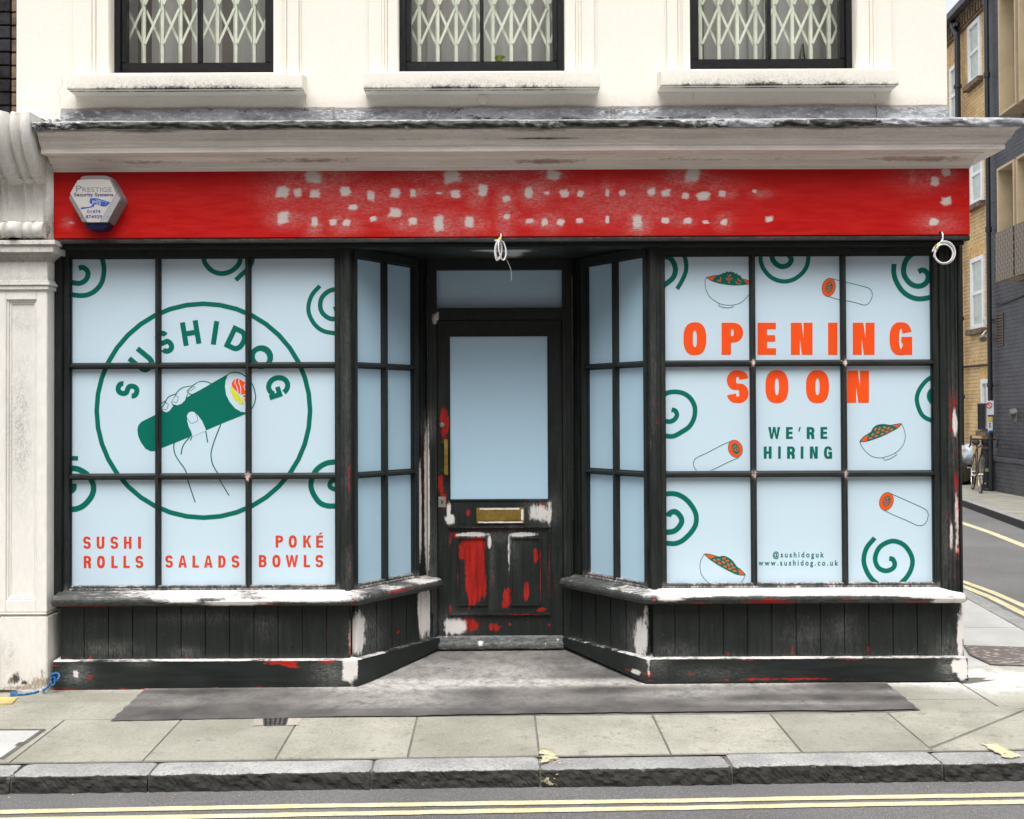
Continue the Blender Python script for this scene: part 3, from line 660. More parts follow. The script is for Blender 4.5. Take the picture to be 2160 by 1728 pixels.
def fw(x, y, z, no):
    wz = bl(x, z, SPW, 1.5, .045, 4.5)*.93; wz += .05*np.array([noise.noise(Vector((q*60, r*60, 3))) for q, r in zip(x, z)])*(wz > .1)
    scr = pb(FY, [(1950-1800, 470, 22, 8, .5), (2036, 410, 5, 20, .42)])
    return np.maximum(wz, bl(x, z, scr)), 0*x, np.clip(soft(x, z, HZW)*1.0, 0, .75)
FA = obj('fascia_board', mb, M['fascia'], B, bevel=.003, res=.0125, wear=fw)
mb = MB().box(fx0+.01, fx1+.002, FY+.004, FY+.1, fz0-.03, fz0-.0015).box(fx0+.01, fx1-.02, FY+.03, .04, fz0-.052, fz0-.031)
obj('fascia_moulding', mb, M['wood_h'], B, bevel=.003, res=.05, wear=lambda x, y, z, no: (0*x, .32*(z > fz0-.006)*(np.abs(x-.2) < 1.6)+.1*(z > fz0-.006), .35*(z > fz0-.01)))
# shop window frames -------------------------------------------------
hz0 = .5*(ZW(150, 545, YP)+ZW(1963, 538.5, YP)); bz0 = .5*(ZW(150, 1234, YP)+ZW(1963, 1228, YP))
r1 = .5*((ZW(430, 765, YP))+(ZW(1680, 759.5, YP))), .5*(ZW(430, 778.5, YP)+ZW(1680, 772, YP))
r2 = .5*(ZW(430, 998, YP)+ZW(1680, 992.8, YP)), .5*(ZW(430, 1011.5, YP)+ZW(1680, 1006, YP))
zc1, zc2 = sum(r1)/2, sum(r2)/2
print('pane z', hz0, zc1, zc2, bz0)
Lx = [XW(150.5, 900, YP), XW(334.4, 900, YP), XW(524.6, 900, YP), XW(709.3, 900, YP)]
Rx = [XW(1401.5, 900, YP), XW(1588.2, 900, YP), XW(1779.8, 900, YP), XW(1965.5, 900, YP)]
BW = .018
class Loc:   # local frame: s along, off outwards(+ = towards the street), z up
    def __init__(s, ox, oy, dx, dy): s.o = Vector((ox, oy, 0)); s.d = Vector((dx, dy, 0)).normalized(); s.n = Vector((s.d.y, -s.d.x, 0))
    def __call__(s, p): return s.o+s.d*p[0]+s.n*p[1]+Vector((0, 0, p[2]))
def glaz(mb, s0, s1, z0, z1, vert, depth=.036, bw=BW):
    """moulded glazing bar; plan: base on the glass, stepped ovolo nose"""
    pf = [(-bw, .0), (-bw, .006), (-bw*.86, .010), (-bw*.55, .016), (-bw*.42, .024), (-bw*.36, depth), (bw*.36, depth), (bw*.42, .024), (bw*.55, .016), (bw*.86, .010), (bw, .006), (bw, .0)]
    n = len(pf); vs = []
    for e in (0, 1):
        for a, d in pf:
            if vert: vs.append((s0+a, d, z0 if e == 0 else z1))
            else: vs.append((s0 if e == 0 else s1, d, z0+a))
    mb.add(vs, [(i, (i+1) % n, n+(i+1) % n, n+i) for i in range(n)]+[tuple(range(n))[::-1], tuple(range(n, 2*n))])
ident = Loc(0, YP, 1, 0)
def shopwin(xs, loc, name_label, m_film, sills, crosses=(), fm=None, post0=0, post1=0):
    mb = MB(); mb.xf = loc; s0, s1 = xs[0], xs[-1]
    # stiles & rails with inner ovolo step
    for a, b, sg in ((s0, s0-.028, -1), (s1, s1+.028, 1)):
        mb.box(a, b, -.03, .042, bz0-.045, hz0+.05); mb.box(a, a-sg*.006, -.002, .02, bz0, hz0)
    mb.box(s0-.028, s1+.028, -.03, .0415, hz0+.0, hz0+.05); mb.box(s0, s1, -.002, .02, hz0-.006, hz0)
    mb.box(s0-.028, s1+.028, -.03, .0425, bz0-.045, bz0-.014)
    mb.box(s0+.001, s1-.001, -.002, .03, bz0-.016, bz0)
    fr = obj('window', mb, M['wood_v'], B, bevel=.003, res=.045, label=name_label, wear=lambda x, y, z, no: (np.where((z < bz0+.004) & (no[:, 2] > .3), .42, 0), np.where(z < bz0+.02, .3, .0), np.where(z < bz0+.01, .6, .05)))
    cr = [(loc((x, .03, z))) for x, z in crosses]
    def gw(x, y, z, no):
        v = 0*x
        for c in cr: v = np.maximum(v, .95*np.exp(-(((x-c.x)/.02)**2+((z-c.z)/.03)**2)))
        return v*.75, v*.8, v*.4+.05
    for x in xs[1:-1]:
        mb = MB(); mb.xf = loc; glaz(mb, x, None, bz0-.014, hz0, True); obj('glazing_bar', mb, M['wood_v'], fr, res=.03, wear=gw)
    for z in (zc1, zc2):
        mb = MB(); mb.xf = loc; glaz(mb, s0, s1, z, None, False, .0345, .0185); obj('glazing_bar', mb, M['wood_h'], fr, res=.03, wear=gw)
    zz = [bz0-.02, zc2, zc1, hz0+.005]
    for i in range(len(xs)-1):
        for j in range(3):
            p = MB(); p.xf = loc; g_ = .0004*(i+j)
            p.add([(xs[i]-(.004 if i == 0 else 0), 0, zz[j]), (xs[i+1]+(.004 if i == len(xs)-2 else 0), 0, zz[j]), (xs[i+1]+(.004 if i == len(xs)-2 else 0), 0, zz[j+1]), (xs[i]-(.004 if i == 0 else 0), 0, zz[j+1])], [(0, 1, 2, 3)])
            obj('pane', p, m_film, fr, fixn=False)
    return fr
WL = shopwin(Lx, ident, 'left front shop window with a round green sushi roll logo', M['film'], 0, [(Lx[2], zc2)])
WR = shopwin(Rx, ident, 'right front shop window lettered OPENING SOON', M['film'], 0, [(Rx[1], zc1), (Rx[2], zc1), (Rx[1], zc2), (Rx[2], zc2)])
# splayed lobby windows
YD = .55
AL = Vector((XW(743, 900, 0), 0, 0)); BLp = Vector((XW(905, 900, YD), YD, 0)); AR = Vector((XW(1369, 900, 0), 0, 0)); BR = Vector((XW(1206, 900, YD), YD, 0))
LL = Loc(AL.x, 0, BLp.x-AL.x, YD); LR = Loc(BR.x, YD, AR.x-BR.x, -YD)
lenL = (BLp-AL).length; lenR = (AR-BR).length
def sp_(loc, px, py=900, off=0):
    p = RP(px, py, loc((0, off, 0)), loc.n); return (p-loc.o).dot(loc.d)
class Sh:
    def __init__(s, loc, k): s.l = loc; s.k = k; s.d = loc.d; s.n = loc.n; s.o = loc.o
    def __call__(s, p): return s.l((p[0], p[1]+s.k, p[2]))
LLp, LRp = Sh(LL, -.035), Sh(LR, -.035)
SL = [sp_(LL, q, 900, -.035) for q in (744.5, 807.5, 867)]; SR = [sp_(LR, q, 900, -.035) for q in (1243.5, 1303, 1367.5)]
print('splay', SL, lenL, SR, lenR)
WSL = shopwin(SL, LLp, 'left splayed window beside the door with plain blue film', M['film_side'], 0)
WSR = shopwin(SR, LRp, 'right splayed window beside the door with plain blue film', M['film_side'], 0)
# posts, head, lobby timber ------------------------------------------
zs = .532
pw = pb(0, [(1976, 870, 9, 40, .75), (2012, 890, 10, 60, .85), (2016, 1100, 7, 150, .7), (2005, 1130, 9, 60, .7), (1372, 940, 3, 60, .35)])
pr_ = pb(0, [(738, 1010, 8, 260, .5), (736, 1180, 10, 120, .52), (1379, 830, 8, 80, .46), (1384, 930, 7, 220, .5), (1378, 1170, 6, 160, .46), (1972, 860, 14, 90, .46), (2010, 870, 18, 150, .6), (2016, 1080, 14, 330, .62), (1966, 1190, 8, 60, .6), (2000, 1120, 16, 110, .5), (1975, 1170, 12, 50, .5), (120, 1010, 6, 400, .3)])
ph = pb(0, [(730, 850, 26, 500, .45), (738, 1200, 30, 100, .5), (1990, 1150, 60, 200, .5), (1378, 780, 24, 400, .35), (2010, 900, 24, 300, .6)])
def post(mb, lab=None): obj('corner_post', mb, M['wood_v'], B, bevel=.003, res=.03, label=lab, wear=lambda x, y, z, no: (bl(x, z, pw), bl(x, z, pr_, 2.5), .65*soft(x, z, ph)))
def prismz(p, z0, z1):
    n = len(p); return MB().add([(a, b, z0) for a, b in p]+[(a, b, z1) for a, b in p], [(i, (i+1) % n, n+(i+1) % n, n+i) for i in range(n)]+[tuple(range(n))[::-1], tuple(range(n, 2*n))])
zt0, zt1 = zs-.03, fz0-.031
post(prismz([(XL-.01, -.005), (XL+.035, -.005), (XL+.035, -.016), (Lx[0]-.0285, -.016), (Lx[0]-.0285, .1), (XL-.01, .1)], zt0, zt1))
def cpost(x_in, x_c, sg, q):
    arc = [(x_c-sg*.026+sg*.02*math.sin(t), -.004-.012*math.cos(t)) for t in (0, .5, 1.0, 1.4)]
    post(prismz([(x_in, .002), (x_c-sg*.045, .002), (x_c-sg*.042, -.012)]+arc+[(x_c+sg*.012, .03), (q.x, q.y+.02), (x_in, .14)], zt0, zt1))
cpost(Lx[3]+.028, AL.x, 1, LLp((SL[0]-.028, .03, 0))); cpost(Rx[0]-.028, AR.x, -1, LRp((SR[2]+.028, .03, 0)))
xa0 = Rx[3]+.028; pp = [(xa0, -.006)]
for q in (.035, .06, .085, .105): pp += [(xa0+q, -.006), (xa0+q+.001, -.013), (xa0+q+.011, -.013), (xa0+q+.012, -.006)]
pp += [(XR-.004, -.006), (XR, -.002), (XR, .12), (xa0, .12)]
post(prismz(pp, zt0, zt1), 'worn outer corner post with red and white scrapes')
HP = [(.012, hz0+.05), (.012, hz0+.062), (-.004, hz0+.064), (-.004, hz0+.08), (.012, hz0+.082), (.012, fz0-.031), (.12, fz0-.031), (.12, hz0+.05)]
HM = []
for a_, b_ in ((XL-.01, AL.x-.005), (AR.x+.005, XR-.001)): HM.append(MB().prof(HP, a_, b_))
for loc, L in ((LL, lenL), (LR, lenR)):
    mb = MB(); mb.xf = loc; mb.add([(a_, -y_, z_) for a_ in (.015, L) for y_, z_ in [(.01, hz0+.05), (.01, hz0+.06), (-.006, hz0+.062), (-.006, hz0+.078), (.01, hz0+.08), (.01, fz0-.031), (.06, fz0-.031), (.06, hz0+.05)]], [(i, (i+1) % 8, 8+(i+1) % 8, 8+i) for i in range(8)]+[tuple(range(8))[::-1], tuple(range(8, 16))]); HM.append(mb)
for mb in HM: obj('window_head', mb, M['wood_h'], B, bevel=.003, res=.08, wear=lambda x, y, z, no: (0*x, 0*x, .08+0*x))
# lobby ceiling; its white patch is a light reflection painted into the colour
zl = fz0-.032; mb = MB().box(AL.x-.15, AR.x+.15, .03, YD+.1, zl, zl+.02)
cpt = [W(p, q, 0) for p, q in ((0, 0),)]
def ceilpt(px, py): return RP(px, py, (0, 0, zl), (0, 0, 1))
c1, c2 = ceilpt(1066, 516), ceilpt(1066, 536)
print('ceil', c1, c2)
obj('lobby_ceiling', mb, M['wood_h'], B, res=.03, wear=lambda x, y, z, no: (np.maximum(bl(x, y, [(c1.x, .12, .17, .14, .95)], 1.6), bl(x, y, [(c1.x+.05, .3, .07, .16, .8)], 1.6)), 0*x, .3*np.exp(-((x-c1.x)/.3)**2)))
# inner lobby posts, door frame ---------------------------------------
DX0, DX1 = XW(923, 1000, YD), XW(1186.5, 1000, YD)
DZ0, DZ1 = ZW(1055, 1368, YD-.02), ZW(1055, 676, YD)
fl0, fl1 = XW(903, 1000, YD-.01), XW(1207, 1000, YD-.01)
mb = MB()
mb.box(fl0, DX0-.002, YD-.03, YD+.06, -.02, zl); mb.box(DX1+.002, fl1, YD-.03, YD+.06, -.02, zl)
mb.box(fl0+.012, fl0+.03, YD-.042, YD-.03, .3, zl); mb.box(fl1-.03, fl1-.012, YD-.042, YD-.03, .3, zl)
tz0, tz1 = ZW(1055, 650, YD+.02), ZW(1055, 571, YD+.02)
mb.box(DX0-.002, DX1+.002, YD-.028, YD+.06, DZ1+.002, tz0-.012); mb.box(DX0-.002, DX1+.002, YD-.028, YD+.06, tz1, zl)
mb.box(XW(918, 600, YD)-.02, XW(918, 600, YD), YD-.034, YD+.03, tz0-.02, tz1+.02); mb.box(XW(1192, 600, YD), XW(1192, 600, YD)+.02, YD-.034, YD+.03, tz0-.02, tz1+.02)
mb.box(DX0-.03, DX1+.03, YD-.04, YD-.02, tz0-.022, tz0-.004)
# side posts between the splayed windows and the door wall
for loc, sa, sb in ((LL, SL[2]+.028, lenL), (LR, 0, SR[0]-.028)):
    mb.xf = loc; mb.box(sa, sb, -.07, -.012, .12, zl)
    for q in (.25, .6): mb.box(sa+(sb-sa)*q, sa+(sb-sa)*(q+.14), -.014, -.004, .55, zl)
    mb.xf = None
fwh = pb(YD, [(901, 1050, 11, 310, .95), (886, 1080, 9, 220, .9), (893, 1320, 16, 90, .8), (919, 672, 15, 26, .75), (905, 1390, 14, 20, .9)])
frd = pb(YD, [(895, 1000, 6, 300, .55), (1200, 1125, 4, 60, .5), (925, 674, 14, 18, .5), (1196, 1290, 6, 40, .5), (917, 880, 8, 60, .6)])
fhz = pb(YD, [(905, 900, 30, 60, .7), (912, 1220, 22, 260, .5)])
obj('door_frame', mb, M['wood_v'], B, bevel=.003, res=.03, wear=lambda x, y, z, no: (bl(x, z, fwh, .8), bl(x, z, frd, 1.5), soft(x, z, fhz)))
TW = obj('transom_window', MB().box(DX0, DX1, YD+.03, YD+.06, tz0-.012, tz1), M['wood_h'], B, bevel=.002, res=.1, wear=lambda x, y, z, no: (0*x, 0*x, 0*x), label='wide transom light over the door')
obj('pane', MB().add([(XW(918, 600, YD), YD+.02, tz0), (XW(1192.5, 600, YD), YD+.02, tz0), (XW(1192.5, 600, YD), YD+.02, tz1), (XW(918, 600, YD), YD+.02, tz1)], [(0, 1, 2, 3)]), M['film_side'], TW, fixn=False)
# door ---------------------------------------------------------------
def DP(px, py, Y=YD): p = W(px, py, Y); return p.x, p.z
gx0, gz1 = DP(949, 710.4); gx1, gz0_ = DP(1156, 1052.5)
mb = MB(); dy = YD
mb.box(DX0, gx0-.008, dy, dy+.045, DZ0+.03, DZ1); mb.box(gx1+.008, DX1, dy, dy+.045, DZ0+.03, DZ1)
mb.box(gx0-.008, gx1+.008, dy, dy+.045, gz1+.008, DZ1)
mb.box(gx0-.008, gx1+.008, dy+.001, dy+.045, DZ0+.03, gz0_-.012)
# glass beads
for a, b, c, d in ((gx0-.008, gx0, gz0_, gz1), (gx1, gx1+.008, gz0_, gz1), (gx0-.008, gx1+.008, gz1, gz1+.008), (gx0-.008, gx1+.008, gz0_-.012, gz0_)): mb.box(a, b, dy-.006, dy+.02, c, d)
# applied lower moulding
mx0, mz1 = DP(945, 1109); mx1, mz0 = DP(1162, 1296)
mb.box(mx0, mx1, dy-.02, dy, mz1-.014, mz1+.002); mb.box(mx0, mx1, dy-.02, dy, mz0, mz0+.014); mb.box(mx0, mx0+.012, dy-.012, dy, mz0+.014, mz1-.014); mb.box(mx1-.012, mx1, dy-.012, dy, mz0+.014, mz1-.014)
for pa, pb_ in ((964, 1028.5), (1076.6, 1141)):
    a0, b1 = DP(pa, 1133); a1, b0 = DP(pb_, 1277); t = .010
    mb.box(a0, a1, dy-.012, dy, b1-t, b1); mb.box(a0, a1, dy-.014, dy, b0, b0+t); mb.box(a0, a0+t, dy-.012, dy, b0+t, b1-t); mb.box(a1-t, a1, dy-.012, dy, b0+t, b1-t)
zk = .3361
def zd(l): return [(880+a*zk, 820+b*zk, c*zk, d*zk, *e) for a, b, c, d, *e in l]
dwh = pb(YD, zd([(765,780,130,110,.8),(830,780,30,150,.85),(198,770,30,110,.8),(205,820,60,70,.9),(345,915,200,28,.95),(452,960,24,90,.8),(575,1020,20,220,.75),(665,915,170,26,.9),(235,1490,130,100,.95),(185,1500,20,100,.9),(880,1570,20,20,.6),(398,1590,40,30,.7),(800,1590,10,10,.8)]))
drd = pb(YD, zd([(168,220,60,230,.85),(115,200,14,120,.7),(150,600,60,180,.6),(165,700,40,120,.75),(780,750,50,60,.8),(325,780,60,50,.55),(685,1270,32,120,.95),(745,1050,32,100,.85),(560,1310,55,130,.85),(478,1190,18,70,.65),(210,950,20,150,.6),(250,920,70,40,.75),(828,1150,10,500,.62),(330,1480,130,90,.75),(480,1500,80,60,.7),(582,1480,26,24,.7),(830,1485,20,24,.6),(650,1418,420,10,.65),(780,1385,80,30,.75),(205,1380,20,60,.55),(540,1350,30,60,.8),(255,1150,8,430,.6),(775,1150,8,430,.62),(862,1250,8,150,.5),(500,870,640,8,.55),(565,960,20,60,.6)]))
pan_ = pb(YD, zd([(366,1140,128,400,.9),(345,1010,165,130,.9)]))
dhz = pb(YD, zd([(780,760,220,180,.6),(600,960,80,300,.35),(500,930,400,80,.4),(420,1590,600,60,.6),(240,1480,220,160,.6),(470,1100,40,400,.35)]))
DR = obj('door', mb, M['wood_v'], B, bevel=.002, res=.0125, label='half glazed dark door with stripped red panels below', wear=lambda x, y, z, no: (bl(x, z, dwh, 1.1), np.maximum(bl(x, z, drd, 1.2)*.93, bl(x, z, pan_, .8, .025, 7)), soft(x, z, dhz)))
obj('pane', MB().add([(gx0-.004, dy+.006, gz0_-.004), (gx1+.004, dy+.006, gz0_-.004), (gx1+.004, dy+.006, gz1+.004), (gx0-.004, dy+.006, gz1+.004)], [(0, 1, 2, 3)]), M['film_side'], DR, fixn=False)
wb = MB().prof([(dy, DZ0+.075), (dy-.012, DZ0+.078), (dy-.02, DZ0+.066), (dy-.03, DZ0+.045), (dy-.045, DZ0+.03), (dy-.05, DZ0+.012), (dy-.046, DZ0), (dy+.045, DZ0), (dy+.045, DZ0+.0295), (dy-.0005, DZ0+.0295)], DX0+.002, DX1-.002)
obj('weatherboard', wb, M['wood_h'], DR, bevel=.002, res=.02, wear=lambda x, y, z, no: (bl(x, z, dwh, .9)+.35*(z < DZ0+.012)*np.array([noise.noise(Vector((q*20, 0, 1))) > .1 for q in x]), .42*(z < DZ0+.01), .55+0*x))
# letterbox
lx0, lz1 = DP(1005, 1070.5); lx1, lz0 = DP(1106, 1104)
mb = MB().box(lx0, lx1, dy-.010, dy-.0, lz0, lz1); lbx = obj('letterbox', mb, M['brass'], DR, bevel=.003)
qx0, qz1 = DP(1014, 1077); qx1, qz0 = DP(1097, 1097)
obj('flap', MB().box(qx0, qx1, dy-.0145, dy-.0101, qz0, qz1), M['brass'], lbx, bevel=.002)
pf_ = MB()
for (a, b, c, d) in ((lx0+.02, lx1-.03, lz1-.014, lz1-.004), (lx0+.012, lx1-.012, lz0+.004, lz0+.012), (lx1-.02, lx1-.006, lz0+.02, lz1-.012)):
    pf_.grid(lambda u, v, a=a, b=b, c=c, d=d: (a+(b-a)*u, dy-.0106, c+(d-c)*v+.003*noise.noise(Vector((u*9, v*3, a)))), 24, 3)
obj('filler_smears', pf_, M['cable'], lbx)
hx0, hzt = DP(937.5, 927); hx1, hzb = DP(945.5, 1001)
mb = MB().box(hx0, hx1, dy-.045, dy-.03, hzb, hzt)
for z in (hzt-.02, hzb+.02): mb.tube([(hx0+.004, dy-.037, z), (hx0-.008, dy-.02, z), (hx0-.012, dy, z)], [.008, .007, .013], 10)
obj('pull_handle', mb, M['brass'], DR, bevel=.002)
cx_, cz_ = DP(932, 896.5); mb = MB(); mb.xf = lambda p: Vector((cx_+p.x, dy-p.z, cz_+p.y)); mb.lathe([(.0165, 0), (.0165, .004), (.012, .008), (.002, .009)], (0, 0, 0), 20); obj('lock_cylinder', mb, M['steel'], DR)
kx0, kz1 = DP(924.5, 1048); kx1, kz0 = DP(940, 1070); mb = MB().box(kx0, kx1, dy-.004, dy, kz0, kz1); kp = obj('keyhole_plate', mb, M['steel'], DR, bevel=.001)
obj('keyhole', MB().box((kx0+kx1)/2-.004, (kx0+kx1)/2+.004, dy-.0062, dy-.0042, (kz0+kz1)/2-.011, (kz0+kz1)/2+.011), M['dark_void'], kp)
# stallrisers ----------------------------------------------------------
SX0, SX1 = XW(111, 1260, -.09), XW(2037, 1260, -.09)
zn1 = ZW(400, 1257.5, -.1); zn0 = ZW(400, 1280.5, -.1)
print('sill z', zn0, zn1)
NOSE = [(.07, zs+.01), (.0, zs+.002), (-.05, zn1+.002), (-.085, zn1), (-.098, zn1-.006), (-.106, zn1-.02), (-.108, zn1-.032), (-.102, zn0+.012), (-.09, zn0+.003), (-.075, zn0), (.07, zn0)]
def sillmesh(path):
    """path: list of (x,y,nx,ny) stations, profile offsets along the outward normal"""
    mb = MB(); n = len(NOSE); vs = []
    for x, y, nx, ny in path:
        for o_, z in NOSE: vs.append((x-nx*o_, y-ny*o_, z))
    m_ = len(path); fs = [(i*n+j, (i+1)*n+j, (i+1)*n+(j+1) % n, i*n+(j+1) % n) for i in range(m_-1) for j in range(n)]
    fs += [tuple(range(n)), tuple(range((m_-1)*n, m_*n))[::-1]]; return mb.add(vs, fs)
def miter(n1, n2): k = (n1+n2); k = k/k.dot(n1); return k.x, k.y
f0 = Vector((0, -1, 0)); nl, nr = LL.n, LR.n
def P2(v): return (v.x, v.y)
pl_ = [(SX0, 0, 0, -1), (AL.x, 0, *miter(f0, nl)), (BLp.x, BLp.y, nl.x, nl.y)]
prr = [(BR.x, BR.y, nr.x, nr.y), (AR.x, 0, *miter(f0, nr)), (XW(2039, 1262, -.1)-.108, 0, 1*1.0, -1)]
swl = pb(-.08, [(560, 1252, 500, 16, .95), (640, 1262, 220, 14, .95), (500, 1270, 130, 16, .85), (380, 1266, 110, 12, .7), (720, 1250, 50, 14, 1), (300, 1249, 180, 8, .7)])
swr = pb(-.08, [(1430, 1251, 150, 16, 1), (1700, 1247, 560, 14, 1), (1960, 1252, 130, 18, .95), (1990, 1264, 60, 24, .8), (1410, 1262, 60, 14, .8), (2022, 1262, 26, 24, .9)])
srd = pb(-.09, [(190, 1281, 170, 8, .62), (370, 1272, 60, 10, .5), (560, 1272, 90, 8, .7), (1620, 1269, 140, 16, .66), (1780, 1266, 100, 12, .5), (1930, 1268, 60, 10, .65), (1480, 1272, 60, 10, .5), (745, 1268, 6, 20, .7), (1378, 1262, 12, 20, .6), (835, 1262, 60, 10, .6), (1232, 1237, 40, 8, .65), (1900, 1277, 300, 4, .5)])
def sw2(wl):
    def f(x, y, z, no):
        top = (no[:, 2] > .6)&(z > zn1-.02)
        v = bl(x, z, wl, 1.2); n_ = np.array([noise.noise(Vector((q*2.5, r*9, 5))) for q, r in zip(x, y)])
        tt = np.where(top, np.interp(x, [-2.6, -2.2, -1.9, -.9, -.7, -.45, .5, .8, 1.0, 2.3, 2.7], [.1, .3, .62, .85, .35, .6, .35, .5, .95, .95, .9])+n_*.35, 0)
        return np.maximum(np.where(top, tt, v), 0), bl(x, z, srd, 1.5)+.0, .3+.2*top
    return f
obj('window_sill', sillmesh(pl_), M['wood_h'], B, bevel=0, res=.022, wear=sw2(swl), label='left sill turning into the lobby')
obj('window_sill', sillmesh(prr), M['wood_h'], B, bevel=0, res=.022, wear=sw2(swr), label='right sill turning into the lobby')
zk1 = ZW(420, 1392, -.06); print('skirt z', zk1)
def boards(mb, loc, s0, s1, n, z0, z1, off, first=None):
    e = [s0+(s1-s0)*i/n for i in range(n+1)] if first is None else first
    for a, b in zip(e[:-1], e[1:]):
        mb.xf = loc; mb.box(a+.0022, b-.0022, off-.03, off+rng.uniform(-.0008, .0008), z0, z1); mb.xf = None
    mb.xf = loc; mb.box(e[0], e[-1], off-.04, off-.009, z0, z1); mb.xf = None
front = Loc(0, 0, 1, 0)
bp = 50.95*(6-.03)/F
def stall(x0, x1, px0, loc2, L, lab, left):
    mb = MB(); e = [XW(px0, 1330, -.035)+i*bp for i in range(-14, 16)]; e = [q for q in e if x0+.02 < q < x1-.02]; e = [x0]+e+[x1]
    boards(mb, front, 0, 0, 0, zk1-.02, zn0+.002, .035, e)
    n2 = [0.0]+[.03*(1)+bp*(i+1)*.96 for i in range(6) if .03+bp*(i+1)*.96 < L-.04]+[L]
    if not left: n2 = [L-q for q in n2][::-1]
    boards(mb, loc2, 0, 0, 0, zk1-.02, zn0+.002, .036, n2)
    wt = pb(-.035, [(752, 1340, 30, 90, .95), (1355, 1350, 26, 90, .8), (1365, 1300, 14, 50, .7), (2026, 1350, 14, 110, .85), (2031, 1310, 8, 120, .8), (1995, 1300, 12, 20, .0)])+pb(.3, [(888, 1300, 18, 110, 1.0), (900, 1300, 6, 110, 1.)])
    rd = pb(-.035, [(q*1.0, 1390, 3, 14, .6) for q in range(140, 730, 51)]+[(1670, 1370, 8, 20, .7), (1654, 1383, 12, 6, .7), (1535, 1380, 10, 12, .6), (1480, 1358, 8, 8, .6), (1832, 1370, 8, 16, .65), (1678, 1325, 6, 20, .6), (1400, 1340, 8, 10, .6), (2032, 1330, 6, 60, .7), (737, 1360, 4, 60, .6), (828, 1355, 12, 12, .6), (1370, 1330, 5, 100, .7)])
    hz = pb(-.035, [(230, 1368, 120, 30, .45), (420, 1300, 200, 30, .35), (390, 1375, 60, 20, .5), (2000, 1370, 60, 60, .6), (770, 1340, 60, 100, .6), (1345, 1350, 40, 110, .6), (1700, 1340, 120, 60, .3), (1780, 1330, 60, 80, .3), (560, 1320, 60, 60, .25), (1430, 1370, 100, 30, .3)])
    ed = e
    def sw(x, y, z, no):
        g = 0*x
        for q in ed[1:-1]: g = np.maximum(g, np.exp(-((x-q)/.004)**2)*(y < .03))
        return bl(x, z, wt, .9), np.maximum(bl(x, z, rd, 1.2), g*.38), np.clip(soft(x, z, hz)+.2*np.exp(-(z-zk1)/.02)*(z > zk1), 0, .8)
    return obj('stall_riser', mb, M['wood_v'], B, bevel=.0016, res=.028, wear=sw, label=lab)
S1 = stall(SX0+.02, AL.x-.012, 126.5+51, LL, lenL, 'left panelled stall riser of vertical boards', True)
S2 = stall(AR.x+.012, XW(2034, 1330, -.035), 1423.5, LR, lenR, 'right panelled stall riser of vertical boards', False)
SK = [(.05, zk1), (-.055, zk1), (-.066, zk1-.004), (-.068, zk1-.01), (-.07, -.12), (.05, -.12)]
def skirt(path, par, wt, rd, hz, bot):
    mb = MB(); n = len(SK); vs = []
    for x, y, nx, ny in path:
        for o_, z in SK:
            zz = z if z > 0 else gz(x, y)+bot+(.085 if y > .3 else 0)
            vs.append((x-nx*o_, y-ny*o_, zz))
    m_ = len(path); fs = [(i*n+j, (i+1)*n+j, (i+1)*n+(j+1) % n, i*n+(j+1) % n) for i in range(m_-1) for j in range(n)]+[tuple(range(n)), tuple(range((m_-1)*n, m_*n))[::-1]]
    mb.add(vs, fs)
    wt, rd, hz = pb(-.07, wt), pb(-.07, rd), pb(-.07, hz)
    def f(x, y, z, no):
        top = (z > zk1-.006); n_ = np.array([noise.noise(Vector((q*7, r*7, 2))) for q, r in zip(x, y)]); low = np.exp(-np.maximum(z-.0-gz(x, y), 0)/.006)
        return np.maximum(bl(x, z, wt, .9), top*(.62+.25*n_)*(np.abs(y-.0) < .12)+top*.35*(y > .12)), np.maximum(bl(x, z, rd, 1.6), .44*(z < .012)*(y < .05)+.3*np.exp(-((zk1-.012-z)/.006)**2)), soft(x, z, hz)
    obj('skirting', mb, M['wood_h'], par, bevel=.001, res=.02, wear=f)
skirt([(SX0-.006, 0, 0, -1), (AL.x, 0, *miter(f0, nl)), (BLp.x+.01, BLp.y+.01, nl.x, nl.y)], S1, [(736, 1412, 26, 60, 1.0), (750, 1408, 10, 50, .95), (160, 1422, 14, 12, .95)], [(190, 1430, 22, 10, .7), (115, 1402, 30, 10, .75), (590, 1398, 70, 12, .8), (615, 1403, 30, 12, .8), (690, 1396, 40, 8, .8), (120, 1450, 60, 4, .6), (560, 1420, 12, 4, .7), (453, 1427, 4, 4, .7)], [(160, 1422, 60, 50, .8), (700, 1420, 80, 50, .7), (300, 1400, 60, 20, .3)], .004)
skirt([(BR.x-.01, BR.y+.01, nr.x, nr.y), (AR.x, 0, *miter(f0, nr)), (XW(2043, 1410, -.07)-.07, 0, 1, -1)], S2, [(2030, 1412, 22, 50, 1.0), (2016, 1405, 18, 30, .9), (1368, 1405, 8, 50, .7), (1345, 1424, 20, 10, .8)], [(1460, 1421, 16, 4, .8), (1370, 1425, 12, 30, .6), (1700, 1433, 500, 3, .6), (1600, 1393, 120, 4, .7), (1790, 1392, 100, 4, .7), (1352, 1425, 60, 8, .6)], [(2000, 1410, 40, 50, .8), (1380, 1400, 60, 60, .6), (1500, 1420, 200, 30, .3)], .012)
